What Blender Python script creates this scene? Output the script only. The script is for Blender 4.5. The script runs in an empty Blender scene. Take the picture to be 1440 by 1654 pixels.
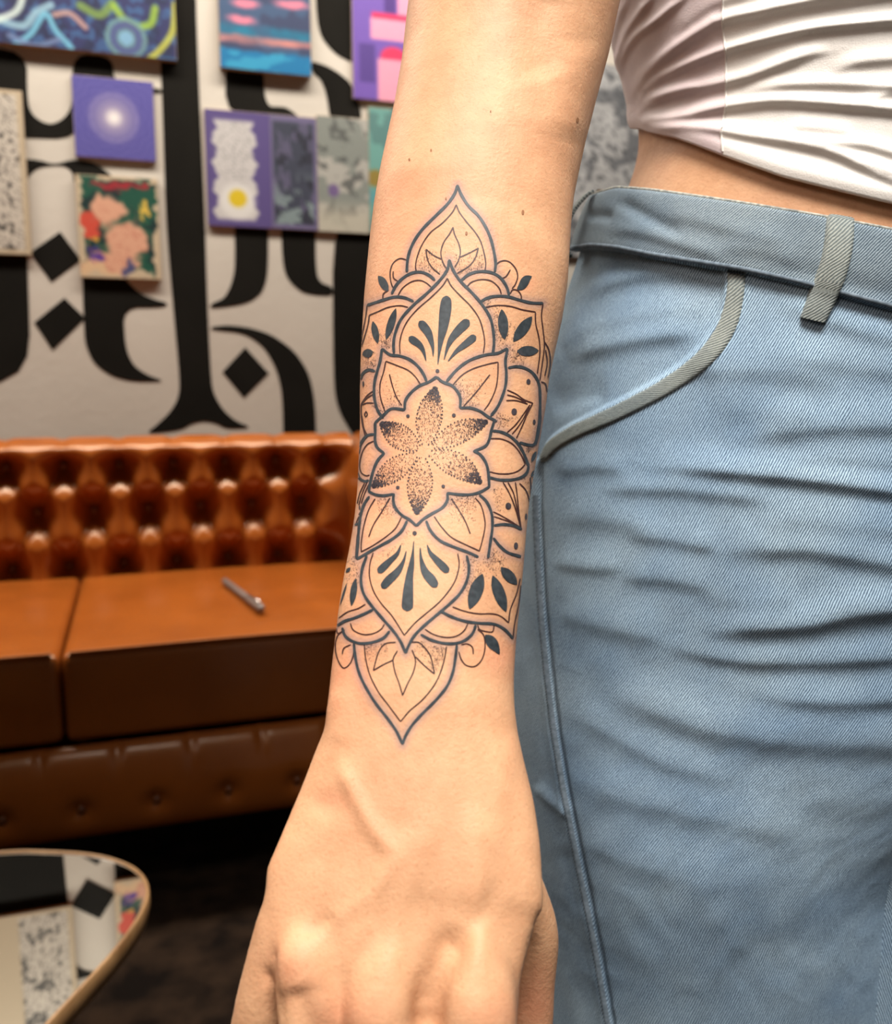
import bpy, bmesh, math, random
import numpy as np
from mathutils import Vector, Matrix
from mathutils.bvhtree import BVHTree
from mathutils.kdtree import KDTree

random.seed(7); rng = np.random.default_rng(7)
S = bpy.context.scene
COL = S.collection

# ------------------------------------------------------------------ camera
PSI, THETA, FPX, ZC = math.radians(18.5), math.radians(8.2), 1490.0, 0.93
Rh = np.array([math.cos(PSI), -math.sin(PSI), 0.0])
Fh = np.array([math.sin(PSI), math.cos(PSI), 0.0])
Zv = np.array([0.0, 0.0, 1.0])
Fv = Fh*math.cos(THETA) - Zv*math.sin(THETA)
Uv = Fh*math.sin(THETA) + Zv*math.cos(THETA)
CAM = np.array([0.0, 0.0, ZC])
cd = bpy.data.cameras.new('camera'); cam = bpy.data.objects.new('camera', cd); COL.objects.link(cam)
cd.sensor_fit = 'HORIZONTAL'; cd.sensor_width = 36.0; cd.lens = FPX/1440*36.0
cd.clip_start = 0.02; cd.clip_end = 30
cd.dof.use_dof = True; cd.dof.focus_distance = 0.342; cd.dof.aperture_fstop = 14.0
M = Matrix.Identity(4)
for i in range(3):
    M[i][0], M[i][1], M[i][2], M[i][3] = Rh[i], Uv[i], -Fv[i], CAM[i]
cam.matrix_world = M
S.camera = cam

# ------------------------------------------------------------------ light
S.view_settings.view_transform = 'Standard'; S.view_settings.look = 'None'
S.view_settings.gamma = 1.0; S.view_settings.use_curve_mapping = False
S.view_settings.exposure = 0.0
wd = bpy.data.worlds.new('world'); S.world = wd; wd.use_nodes = True
wd.node_tree.nodes['Background'].inputs[0].default_value = (1.0, 0.93, 0.86, 1)
wd.node_tree.nodes['Background'].inputs[1].default_value = 0.028
def area(name, loc, aim, sx, sy, power, color, spread=180):
    l = bpy.data.lights.new(name, 'AREA'); l.shape = 'RECTANGLE'; l.size = sx; l.size_y = sy
    l.energy = power; l.color = color; l.spread = math.radians(spread)
    o = bpy.data.objects.new(name, l); COL.objects.link(o); o.location = loc
    o.rotation_euler = (Vector(aim)-Vector(loc)).to_track_quat('-Z', 'Y').to_euler()
    return o
area('ceiling_lamp_sofa', (-0.15, 2.06, 2.62), (-0.15, 2.06, 0), 3.6, 0.22, 86.0, (1.0, 0.92, 0.82), 150)
area('ceiling_lamp_person', (0.04, -0.22, 2.35), (0.17, 0.36, 0.7), 0.8, 0.5, 5.8, (1.0, 0.96, 0.91), 46)
area('arm_fill_light', (-0.70, -0.35, 1.70), (0.03, 0.36, 0.95), 0.6, 0.6, 0.55, (1.0, 0.82, 0.72), 50)  # unseen fill added to warm and lift the arm's left side

# ------------------------------------------------------------------ helpers
def ray(px, py):
    return Fv + Rh*((px-720)/FPX) + Uv*((827-py)/FPX)
def P(px, py, d):
    return CAM + ray(px, py)*d
def on_y(px, py, y):
    D = ray(px, py); return CAM + D*(y/D[1])
def on_z(px, py, z):
    D = ray(px, py); return CAM + D*((z-ZC)/D[2])
def proj(A):
    A = np.asarray(A) - CAM
    d = A@Fv
    return 720+FPX*(A@Rh)/d, 827-FPX*(A@Uv)/d, d
def W(X, Fw, z):
    X = np.asarray(X, float)
    return X[..., None]*Rh + np.asarray(Fw, float)[..., None]*Fh + np.asarray(z, float)[..., None]*Zv
def zrow(row, Fw):
    k = (827-row)/FPX
    # (Fw s + h c) = k (Fw c - h s)
    s, c = math.sin(THETA), math.cos(THETA)
    return ZC + Fw*(k*c - s)/(c + k*s)

def cr(pts, step=None, n=None, closed=False):
    p = np.array(pts, float)
    if len(p) < 3 and not closed:
        q = p
    else:
        if closed: e = np.vstack([p[-1], p, p[0], p[1]])
        else: e = np.vstack([2*p[0]-p[1], p, 2*p[-1]-p[-2]])
        out = []
        for i in range(1, len(e)-2):
            t = np.linspace(0, 1, 12, endpoint=False)[:, None]
            a, b, c, d = e[i-1], e[i], e[i+1], e[i+2]
            out.append(.5*((2*b)+(-a+c)*t+(2*a-5*b+4*c-d)*t**2+(-a+3*b-3*c+d)*t**3))
        q = np.vstack(out+[e[-2][None]])
    L = np.r_[0, np.cumsum(np.linalg.norm(np.diff(q[:, :2], axis=0), axis=1))]
    if n is None: n = max(2, int(L[-1]/step)+1)
    s = np.linspace(0, L[-1], n)
    return np.stack([np.interp(s, L, q[:, k]) for k in range(q.shape[1])], 1)

def mesh_obj(name, V, F, mat=None, parent=None, smooth=True):
    me = bpy.data.meshes.new(name)
    me.from_pydata([tuple(map(float, v)) for v in V], [], [tuple(int(i) for i in f) for f in F])
    me.update()
    if smooth: me.polygons.foreach_set('use_smooth', [True]*len(me.polygons))
    if mat: me.materials.append(mat)
    o = bpy.data.objects.new(name, me); COL.objects.link(o)
    if parent is not None: o.parent = parent
    return o
def empty(name, loc=(0, 0, 0)):
    o = bpy.data.objects.new(name, None); COL.objects.link(o); o.location = loc; o.empty_display_size = .1
    return o
def settle(root):
    """parts are built in world coordinates: keep them there under a placed root"""
    inv = Matrix.Translation(root.location).inverted()
    for ch in root.children: ch.matrix_parent_inverse = inv
def tag(o, label=None, cat=None, group=None, kind=None):
    if label: o['label'] = label
    if cat: o['category'] = cat
    if group: o['group'] = group
    if kind: o['kind'] = kind
    return o
def grid_faces(nr, nc, wrap=False, off=0):
    F = []
    for i in range(nr-1):
        for j in range(nc if wrap else nc-1):
            a = off+i*nc+j; b = off+i*nc+(j+1) % nc
            F.append((a, b, b+nc, a+nc))
    return F
def grid_obj(name, G, mat, parent=None, wrap=False, uv=None, caps=False):
    nr, nc = G.shape[:2]
    F = grid_faces(nr, nc, wrap)
    if caps:
        F = F+[tuple(range(nc))[::-1], tuple(range((nr-1)*nc, nr*nc))]
    o = mesh_obj(name, G.reshape(-1, 3), F, mat, parent)
    if uv is not None:
        lay = o.data.uv_layers.new(name='cloth')
        idx = np.empty(len(o.data.loops), int); o.data.loops.foreach_get('vertex_index', idx)
        lay.data.foreach_set('uv', uv.reshape(-1, 2)[idx].ravel())
    return o
def box_bm(bm, lo, hi, bev=0.0, seg=3):
    r = bmesh.ops.create_cube(bm, size=1.0)
    for v in r['verts']:
        v.co = Vector([lo[k]+(v.co[k]+.5)*(hi[k]-lo[k]) for k in range(3)])
    if bev > 0:
        es = set(e for v in r['verts'] for e in v.link_edges)
        bmesh.ops.bevel(bm, geom=list(es), offset=bev, segments=seg, profile=.6, affect='EDGES')
def bm_obj(name, bm, mat, parent=None, smooth=True):
    me = bpy.data.meshes.new(name); bm.to_mesh(me); bm.free()
    if smooth: me.polygons.foreach_set('use_smooth', [True]*len(me.polygons))
    if mat: me.materials.append(mat)
    o = bpy.data.objects.new(name, me); COL.objects.link(o)
    if parent is not None: o.parent = parent
    return o
def tube(path, rad, n=10, closed=False):
    path = np.array(path, float); m = len(path)
    rad = np.full(m, rad) if np.isscalar(rad) else np.array(rad)
    T = np.gradient(path, axis=0)
    if closed:
        T = np.roll(path, -1, 0)-np.roll(path, 1, 0)
    T /= np.linalg.norm(T, axis=1)[:, None]
    ref = np.array([.31, .17, .93])
    A = np.cross(T, ref); A /= np.linalg.norm(A, axis=1)[:, None]
    B = np.cross(T, A)
    ph = np.linspace(0, 2*np.pi, n, endpoint=False)
    G = path[:, None]+rad[:, None, None]*(A[:, None]*np.cos(ph)[None, :, None]+B[:, None]*np.sin(ph)[None, :, None])
    if closed: G = np.concatenate([G, G[:1]], 0)
    return G

# ------------------------------------------------------------------ materials
def lin(c):
    c = np.asarray(c, float)/255.0
    return np.where(c <= .04045, c/12.92, ((c+.055)/1.055)**2.4)
def mat(name, rgb, rough=.6, metal=0, spec=.5, **kw):
    m = bpy.data.materials.new(name); m.use_nodes = True
    b = m.node_tree.nodes['Principled BSDF']
    b.inputs['Base Color'].default_value = (*rgb, 1); b.inputs['Roughness'].default_value = rough
    b.inputs['Metallic'].default_value = metal; b.inputs['Specular IOR Level'].default_value = spec
    for k, v in kw.items(): b.inputs[k].default_value = v
    return m
class NT:
    def __init__(s, m): s.t = m.node_tree; s.b = s.t.nodes['Principled BSDF']
    def n(s, typ, **kw):
        nd = s.t.nodes.new(typ)
        for k, v in kw.items(): setattr(nd, k, v)
        return nd
    def l(s, a, b): s.t.links.new(a, b)
    def noise(s, scale, detail=4, coord='Object', rough=.5):
        tc = s.n('ShaderNodeTexCoord'); nz = s.n('ShaderNodeTexNoise')
        nz.inputs['Scale'].default_value = scale; nz.inputs['Detail'].default_value = detail; nz.inputs['Roughness'].default_value = rough
        s.l(tc.outputs[coord], nz.inputs['Vector']); return nz
    def ramp(s, src, stops):
        r = s.n('ShaderNodeValToRGB'); s.l(src, r.inputs[0])
        while len(r.color_ramp.elements) < len(stops): r.color_ramp.elements.new(.5)
        for e, (p, c) in zip(r.color_ramp.elements, stops): e.position = p; e.color = (*c, 1)
        return r
    def math(s, op, a, b=None):
        m = s.n('ShaderNodeMath', operation=op)
        for i, v in enumerate((a, b)):
            if v is None: continue
            if isinstance(v, (int, float)): m.inputs[i].default_value = v
            else: s.l(v, m.inputs[i])
        return m.outputs[0]
    def mix(s, fac, a, b, blend='MIX'):
        m = s.n('ShaderNodeMix', data_type='RGBA', blend_type=blend)
        for sock, v in ((m.inputs[0], fac), (m.inputs[6], a), (m.inputs[7], b)):
            if isinstance(v, (int, float)): sock.default_value = v
            elif isinstance(v, tuple): sock.default_value = (*v, 1)
            else: s.l(v, sock)
        return m.outputs[2]
    def bump(s, h, dist, strength=1.0):
        b = s.n('ShaderNodeBump'); b.inputs['Distance'].default_value = dist; b.inputs['Strength'].default_value = strength
        s.l(h, b.inputs['Height']); s.l(b.outputs[0], s.b.inputs['Normal']); return b
def noisy(name, c1, c2, scale, rough=.6, spec=.4, bump=0.0, bscale=None, **kw):
    m = mat(name, c1, rough, spec=spec, **kw); t = NT(m)
    nz = t.noise(scale); r = t.ramp(nz.outputs[0], [(.35, c1), (.65, c2)])
    t.l(r.outputs[0], t.b.inputs['Base Color'])
    if bump:
        nb = t.noise(bscale or scale*6); t.bump(nb.outputs[0], bump)
    return m

M_wall = noisy('wall_paint', lin((194, 187, 176)), lin((188, 181, 170)), 3, .8, .2, .0006, 60)
M_black = noisy('mural_black_paint', lin((18, 16, 12)), lin((23, 21, 17)), 6, .8, .1)
M_floor = noisy('dark_carpet', (.006, .004, .003), (.026, .015, .009), 14, .95, .05, .004, 160)
M_ceil = noisy('ceiling_paint', (.55, .53, .5), (.5, .48, .45), 2, .9, .1)
M_paper_edge = noisy('board_edge', lin((170, 150, 125)), lin((150, 130, 108)), 30, .8, .2)

def leather():
    m = mat('cognac_leather', (.3, .09, .02), .27, spec=.6); t = NT(m)
    nz = t.noise(5, 5); r = t.ramp(nz.outputs[0], [(.3, (.27, .070, .010)), (.7, (.36, .100, .015))])
    t.l(r.outputs[0], t.b.inputs['Base Color'])
    t.b.inputs['Coat Weight'].default_value = .25; t.b.inputs['Coat Roughness'].default_value = .16; t.b.inputs['Specular Tint'].default_value = (1, .74, .48, 1); t.b.inputs['Coat Tint'].default_value = (1, .9, .8, 1)
    tc = t.n('ShaderNodeTexCoord'); v = t.n('ShaderNodeTexVoronoi'); v.inputs['Scale'].default_value = 420
    t.l(tc.outputs['Object'], v.inputs['Vector']); t.bump(v.outputs['Distance'], .0006, .35)
    return m
M_leather = leather()
M_button = noisy('dark_leather_button', (.13, .036, .008), (.16, .045, .01), 20, .35, .5)
M_foot = noisy('dark_turned_wood', (.02, .010, .006), (.035, .017, .008), 14, .35, .5)

def vcol_mat(name, rough=.55, spec=.35):
    m = mat(name, (1, 1, 1), rough, spec=spec); t = NT(m)
    a = t.n('ShaderNodeVertexColor'); a.layer_name = 'print'
    nz = t.noise(220, 2); r = t.ramp(nz.outputs[0], [(.3, (.92, .92, .92)), (.7, (1, 1, 1))])
    t.l(t.mix(1.0, a.outputs[0], r.outputs[0], 'MULTIPLY'), t.b.inputs['Base Color'])
    return m
M_print = vcol_mat('printed_paper')

# ------------------------------------------------------------------ room
YW = 2.56
def slab(name, lo, hi, m):
    bm = bmesh.new(); box_bm(bm, lo, hi); o = bm_obj(name, bm, m, smooth=False); tag(o, kind='structure'); return o
wall_back = slab('wall_back', (-3.2, YW, 0), (3.4, YW+.12, 2.7), M_wall)
slab('floor', (-3.2, -2.2, -.1), (3.4, YW+.12, 0), M_floor)
slab('ceiling', (-3.2, -2.2, 2.7), (3.4, YW+.12, 2.8), M_ceil)
slab('wall_left', (-3.32, -2.2, 0), (-3.2, YW+.12, 2.7), M_wall)
slab('wall_right', (3.4, -2.2, 0), (3.52, YW+.12, 2.7), M_wall)
wall_back['label'] = 'light grey wall painted with large black gothic lettering'

# mural: black lettering painted on the wall (flat paint, 1 mm thick film)
def mural(name, pts, smooth=True):
    p = np.array(pts, float)
    if smooth:   # one corner-cutting pass
        for _ in range(2):
            q = np.roll(p, -1, 0); p = np.stack([.78*p+.22*q, .22*p+.78*q], 1).reshape(-1, 2)
    A = np.array([on_y(x, y, YW-.0012) for x, y in p]); B = A.copy(); B[:, 1] = YW-.0002
    n = len(A)
    F = [tuple(range(n))]+[(i, i+n, (i+1) % n+n, (i+1) % n) for i in range(n)]
    return mesh_obj(name, np.vstack([A, B]), F, M_black, wall_back, smooth=False)
mural('painted_letter', [(250, -60), (318, -60), (316, 0), (323, 180), (331, 360), (335, 500), (341, 620), (347, 640), (360, 662), (380, 680), (408, 691), (365, 693), (350, 684), (330, 680), (310, 684), (292, 695), (234, 701), (255, 685), (275, 665), (287, 645), (291, 620), (280, 500), (268, 360), (263, 200), (259, 90)])
mural('painted_letter', [(-80, 76), (43, 80), (44, 165), (52, 185), (66, 196), (82, 201), (98, 195), (110, 183), (117, 165), (117, 86), (182, 92), (184, 135), (262, 143), (262, 152), (140, 150), (125, 225), (30, 222), (-80, 220)])
mural('painted_letter', [(25, 256), (62, 258), (88, 266), (118, 257), (150, 262), (175, 278), (190, 296), (120, 300), (117, 276), (100, 266), (62, 270), (46, 284), (41, 300), (41, 345), (25, 345)])
mural('painted_letter', [(-90, 405), (44, 408), (48, 540), (44, 575), (30, 600), (0, 617), (-90, 624)], False)
mural('painted_letter', [(133, 452), (136, 540), (139, 560), (152, 588), (180, 608), (215, 617), (268, 616), (238, 606), (215, 590), (202, 560), (199, 497), (266, 497), (271, 489), (250, 484), (226, 474), (202, 452), (202, 430), (133, 430)])
mural('painted_letter', [(378, 340), (433, 340), (433, 441), (424, 473), (399, 491), (340, 499), (340, 491), (362, 482), (373, 461), (380, 432)])
mural('painted_letter', [(453, 345), (509, 345), (510, 441), (518, 457), (537, 463), (537, 478), (510, 477), (486, 472), (463, 450), (456, 422)])
mural('painted_letter', [(537, 345), (610, 345), (620, 740), (590, 735), (568, 700), (545, 660), (538, 615)])
mural('painted_letter', [(341, 528), (367, 525), (403, 529), (440, 541), (477, 568), (500, 605), (509, 652), (511, 730), (458, 730), (456, 638), (447, 597), (426, 560), (394, 538), (341, 533)])
mural('painted_letter', [(364, 80), (424, 90), (428, 172), (458, 172), (470, 178), (486, 192), (364, 192)])
mural('painted_letter', [(500, 98), (525, 105), (548, 118), (568, 135), (590, 200), (534, 200), (527, 151), (518, 128), (505, 118)])
mural('painted_letter', [(508, -60), (580, -60), (580, 104), (566, 100), (541, 87), (518, 60), (511, 27)])
mural('painted_letter', [(640, 300), (700, 300), (700, 720), (650, 700)])
for d in ([(48, 408), (97, 374), (131, 420), (83, 456)], [(55, 521), (104, 481), (138, 514), (85, 566)], [(359, 601), (396, 561), (434, 603), (394, 643)]):
    mural('painted_diamond', d, False)

# ------------------------------------------------------------------ pictures on the wall
_lat = {}
def vn(x, y, f, seed):
    k = seed
    if k not in _lat: _lat[k] = np.random.default_rng(seed).random((128, 128))
    L = _lat[k]; X = x*f+17.3; Y = y*f+9.1
    i = np.floor(X).astype(int); j = np.floor(Y).astype(int); a = X-i; b = Y-j
    a = a*a*(3-2*a); b = b*b*(3-2*b)
    g = lambda u, v: L[u % 128, v % 128]
    return (g(i, j)*(1-a)+g(i+1, j)*a)*(1-b)+(g(i, j+1)*(1-a)+g(i+1, j+1)*a)*b
def fbm(x, y, f, seed): return .55*vn(x, y, f, seed)+.3*vn(x, y, 2.1*f, seed+1)+.15*vn(x, y, 4.3*f, seed+2)
def lay(C, c, m): m = np.clip(m, 0, 1)[..., None]; return C*(1-m)+np.array(c, float)*m
def base(x, c): return np.ones(x.shape+(3,))*np.array(c, float)
def disc(x, y, cx, cy, rx, ry, soft=.25): return np.clip((1-np.hypot((x-cx)/rx, (y-cy)/ry))/soft, 0, 1)
def rect(x, y, a, b, c, d, s=3): return np.clip((x-a)/s, 0, 1)*np.clip((c-x)/s, 0, 1)*np.clip((y-b)/s, 0, 1)*np.clip((d-y)/s, 0, 1)
def line(x, y, pts, w):
    q = cr(pts, step=6); d = np.full(x.shape, 1e9)
    for a, b in zip(q[:-1], q[1:]):
        ab = b-a; t = np.clip(((x-a[0])*ab[0]+(y-a[1])*ab[1])/(ab@ab), 0, 1)
        d = np.minimum(d, np.hypot(x-a[0]-t*ab[0], y-a[1]-t*ab[1]))
    return np.clip((w-d)/(w*.5), 0, 1)
def art_swirl(x, y):
    C = base(x, (42, 46, 92)); n = fbm(x, y, .03, 3)
    C = lay(C, (66, 120, 168), (np.sin(n*22+x*.03) > .2)*.55)
    C = lay(C, (28, 34, 66), (fbm(x, y, .045, 9) > .55)*.7)
    for pts, w, c in (([(-40, 30), (20, 45), (45, 20), (70, 5)], 8, (150, 190, 205)), ([(10, 75), (35, 55), (60, 20), (75, 45), (100, 72)], 6, (120, 195, 220)),
                      ([(-20, 40), (15, 20), (30, -20)], 7, (210, 225, 215)), ([(118, 0), (150, 12), (172, -10)], 9, (120, 150, 70)), ([(175, -5), (200, 22), (235, 18), (245, -10)], 8, (150, 185, 60)),
                      ([(280, -20), (274, 25), (250, 60), (215, 90)], 7, (196, 196, 70)), ([(75, 20), (100, 15), (125, 35)], 6, (190, 150, 140)), ([(0, 62), (40, 75), (80, 60)], 6, (110, 130, 170))):
        C = lay(C, c, line(x, y, pts, w)*.85)
    r = np.hypot(x-193, y-46)
    C = lay(C, (110, 150, 150), (r < 36)*.8); C = lay(C, (70, 75, 130), (np.abs(r-22) < 6)*.8); C = lay(C, (120, 165, 195), (r < 12)*1.0)
    return lay(C, (60, 130, 180), rect(x, y, 250, 70, 290, 120)*.8)
def art_sea(x, y):
    y = y+10*(fbm(x, y, .04, 23)-.5)
    C = base(x, (60, 84, 118)); n = fbm(x, y, .03, 21)
    C = lay(C, (52, 60, 92), (n > .5)*.8)
    C = lay(C, (24, 118, 150), rect(x, y, 330, 38, 520, 64, 8)*np.clip(n*2-.3, 0, 1))
    for a in ((395, 8, 30, 9), (470, 2, 38, 9), (388, 34, 30, 9), (420, -20, 40, 12)): C = lay(C, (226, 128, 150), disc(x, y, *a, .6))
    C = lay(C, (222, 140, 130), rect(x, y, 330, 56, 520, 76, 6)*(.3+.7*vn(x*.3, y, .12, 5)))
    C = lay(C, (14, 116, 168), rect(x, y, 330, 82, 520, 140, 4)); return lay(C, (60, 165, 200), (vn(x*.35, y, .12, 31) > .62)*(y > 84)*.7)
def art_candles(x, y):
    C = base(x, (116, 86, 176)); C = lay(C, (86, 62, 140), rect(x, y, 577, 72, 606, 138)); C = lay(C, (80, 50, 130), rect(x, y, 618, -40, 640, 22))
    C = lay(C, (238, 158, 186), rect(x, y, 640, -60, 720, 24)); C = lay(C, (226, 44, 92), rect(x, y, 598, 20, 720, 34)); C = lay(C, (240, 160, 186), rect(x, y, 596, 29, 720, 66))
    C = lay(C, (228, 52, 96), disc(x, y, 634, 92, 24, 20)); C = lay(C, (238, 160, 184), rect(x, y, 607, 94, 720, 172)); return C
def art_mandala(x, y):
    C = base(x, (88, 82, 158)); r = np.hypot(x-183, y-190); t = np.arctan2(y-190, x-183)
    C = lay(C, (108, 102, 176), (np.sin(r*.55+2*np.sin(12*t)) > .1)*.5)
    C = lay(C, (172, 160, 186), np.clip(1-r/46, 0, 1)*1.3); C = lay(C, (150, 140, 190), (np.abs(r-38) < 1.6)*.5)
    return lay(C, (246, 240, 236), np.clip(1-r/17, 0, 1)*1.3)
def art_lines(x, y):
    C = base(x, (206, 196, 182)); n = fbm(x*1.6, y*.6, .05, 41); C = lay(C, (110, 104, 98), np.abs(np.sin(n*30)) < .3)
    C = lay(C, (70, 66, 62), (fbm(x, y, .06, 44) > .66)*.9); return lay(C, (196, 178, 150), 1-rect(x, y, -60, 146, 34, 402))
def art_comic(x, y):
    x, y = x+34*(fbm(x, y, .05, 53)-.5), y+34*(fbm(x, y, .05, 55)-.5)
    C = base(x, (26, 84, 66)); C = lay(C, (18, 40, 44), (fbm(x, y, .05, 51) > .55)*.8)
    C = lay(C, (196, 40, 52), rect(x, y, 146, 294, 240, 306, 4)*.8)
    for a in ((172, 340, 30, 30), (200, 390, 34, 34), (165, 430, 40, 24), (195, 425, 36, 22)): C = lay(C, (228, 172, 142), disc(x, y, *a))
    C = lay(C, (214, 80, 60), disc(x, y, 140, 366, 22, 20)); C = lay(C, (230, 180, 60), disc(x, y, 150, 384, 10, 8)); C = lay(C, (226, 190, 80), disc(x, y, 229, 340, 10, 10))
    C = lay(C, (60, 46, 120), rect(x, y, 132, 398, 162, 412)); C = lay(C, (90, 60, 150), rect(x, y, 134, 414, 164, 430)); C = lay(C, (226, 190, 150), rect(x, y, 125, 430, 190, 452))
    C = lay(C, (40, 60, 120), rect(x, y, 190, 422, 216, 446)*.8); C = lay(C, (190, 110, 90), (np.abs(np.sin(fbm(x, y, .05, 57)*24)) < .2)*disc(x, y, 185, 385, 60, 60)*.6)
    return lay(C, (206, 186, 156), 1-rect(x, y, 128, 290, 253, 444))
def art_flowers(x, y):
    C = base(x, (92, 78, 134)); b = 8*np.sin(y*.16)+3*np.sin(y*.4)
    C = lay(C, (206, 202, 200), np.clip((34-np.abs(x-379)-b*.5)/4, 0, 1)*rect(x, y, 330, 192, 440, 358, 6))
    n = fbm(x, y, .045, 61); C = lay(C, (138, 136, 136), (np.abs(np.sin(n*26)) < .25)*disc(x, y, 379, 245, 38, 60, .3)*.8)
    C = lay(C, (238, 236, 230), disc(x, y, 382, 325, 34, 34, .3)*.7)
    return lay(C, (226, 196, 36), disc(x, y, 382, 320, 17, 17, .3))
def art_forest(x, y):
    C = base(x, (62, 66, 82)); n = fbm(x*2.2, y*.8, .05, 71); C = lay(C, (104, 98, 128), (n > .52)*.7); C = lay(C, (130, 146, 148), (fbm(x, y, .07, 75) > .62)*np.clip((y-270)/60, 0, 1)); C = lay(C, (40, 42, 54), (fbm(x, y, .05, 78) > .58)*.8)
    return lay(C, (112, 104, 140), 1-rect(x, y, 440, 196, 508, 364))
def art_grey_green(x, y):
    C = base(x, (176, 174, 166)); n = fbm(x, y, .04, 81); C = lay(C, (120, 128, 122), (n > .5)*.7); C = lay(C, (86, 88, 86), (fbm(x, y, .07, 84) > .64)*.8); C = lay(C, (112, 90, 140), disc(x, y, 538, 308, 10, 12)*.9)
    C = lay(C, (196, 190, 172), np.clip((y-320)/30, 0, 1)*.8); return C
def art_teal(x, y):
    C = base(x, (112, 166, 158)); C = lay(C, (90, 130, 128), (fbm(x, y, .04, 91) > .55)*.8); C = lay(C, (150, 130, 60), disc(x, y, 606, 290, 16, 16)); return lay(C, (90, 160, 170), rect(x, y, 560, 306, 700, 335, 8)*.7)
def art_sketch(x, y):
    C = base(x, (176, 176, 176)); n = fbm(x, y, .04, 101); C = lay(C, (104, 106, 110), (n > .55)*.85); C = lay(C, (196, 196, 196), (fbm(x, y, .05, 105) > .6)*.7); C = lay(C, (60, 62, 66), (np.abs(np.sin(fbm(x, y, .03, 108)*22)) < .2)*.7)
    return lay(C, (96, 98, 102), rect(x, y, 860, 150, 1240, 176, 5)*.7)
def picture(name, label, x0, y0, x1, y1, art, thick=.012, group=None, step=2.4):
    xm, ym = (x0+x1)/2, (y0+y1)/2; yf = YW-.002-thick
    a = on_y(x0, ym, yf)[0]; b = on_y(x1, ym, yf)[0]; zt = on_y(xm, y0, yf)[2]; zb = on_y(xm, y1, yf)[2]
    nu = max(12, int((x1-x0)/step)); nv = max(12, int((y1-y0)/step))
    u, v = np.meshgrid(np.linspace(0, 1, nu), np.linspace(0, 1, nv))
    G = np.stack([a+(b-a)*u, np.full(u.shape, yf), zt+(zb-zt)*v], -1)
    C = .80*lin(np.clip(art(x0+(x1-x0)*u, y0+(y1-y0)*v), 0, 255))
    root = empty(name, ((a+b)/2, YW, zb))
    sheet = grid_obj('print', G, M_print, root)
    ca = sheet.data.color_attributes.new('print', 'FLOAT_COLOR', 'POINT')
    ca.data.foreach_set('color', np.concatenate([C.reshape(-1, 3), np.ones((C.size//3, 1))], 1).ravel())
    bm = bmesh.new(); box_bm(bm, (a-.001, yf+.0004, zb-.001), (b+.001, YW-.0015, zt+.001), .0006, 1)
    bm_obj('backing_board', bm, M_paper_edge, root, smooth=False)
    settle(root); tag(root, label, 'picture', group); return root
picture('swirl_painting', 'deep blue painting with green and cyan swirls at the top left of the wall', -150, -190, 279, 74, art_swirl, .02)
picture('seascape_painting', 'sunset sea painting with pink clouds and bright blue water', 352, -140, 500, 115, art_sea, .02)
picture('purple_print', 'purple print with pink and red blocks beside the upper arm', 569, -120, 700, 164, art_candles, .01)
picture('mandala_print', 'square violet print with a glowing white centre', 119, 127, 249, 256, art_mandala, .008)
picture('ink_drawing', 'tall beige ink line drawing at the left edge of the wall', -120, 141, 42, 408, art_lines, .012)
picture('comic_poster', 'small colourful comic poster with peach figures on dark green', 126, 286, 257, 449, art_comic, .012)
picture('flower_print', 'white flower print with yellow centre inside a purple border', 333, 180, 437, 366, art_flowers, .008)
picture('forest_print', 'narrow dark grey print with pale violet strokes between two brighter prints', 437.5, 188, 512, 370, art_forest, .008)
picture('grey_floral_print', 'pale grey green print right of the narrow dark grey print', 513, 190, 595, 375, art_grey_green, .008)
picture('teal_print', 'teal print half hidden behind the forearm', 596, 178, 700, 378, art_teal, .008)
picture('sketch_sheet', 'grey ink sketch sheet seen between the arm and the waist', 880, 113, 1240, 420, art_sketch, .008, step=3)

# ------------------------------------------------------------------ sofa
sofa = empty('chesterfield_sofa', (-.6, 2.0, 0))
YB = 2.27                                  # front of the tufted back
rows_px = [[(19, 757), (110, 753), (198, 753), (284, 747), (370, 747), (452, 745), (527, 742)],
           [(67, 831), (157, 826), (245, 824), (329, 820), (418, 813), (493, 811)],
           [(15, 925), (110, 921), (198, 910), (288, 908), (379, 904), (458, 897), (534, 891)]]
rw = [np.array([on_y(x, y, YB+.02) for x, y in r]) for r in rows_px]
DX = np.mean([np.polyfit(np.arange(len(r)), r[:, 0], 1)[0] for r in rw]); X0 = rw[0][-1, 0]
ZR = [r[:, 2].mean() for r in rw]
XR = X0+DX*.42                             # inner face of the right arm
XL = XR-2.02
seat_z = on_y(100, 936, YB)[2]
yfront = on_z(97, 1058, seat_z)[1]
ztop = on_y(200, 706, YB+.02)[2]
zlow = on_y(97, 1203, yfront)[2]
zbase = on_y(97, 1352, yfront)[2]
print('SOFA', DX, X0, ZR, seat_z, yfront, ztop, zlow, zbase)
btn = []
for k in range(-16, 2):
    for r, off in ((0, 0), (1, -.5), (2, 0)):
        x = X0+(k+off)*DX
        if XL+.03 < x < XR-.01: btn.append((x, ZR[r]))
btn = np.array(btn)
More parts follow.
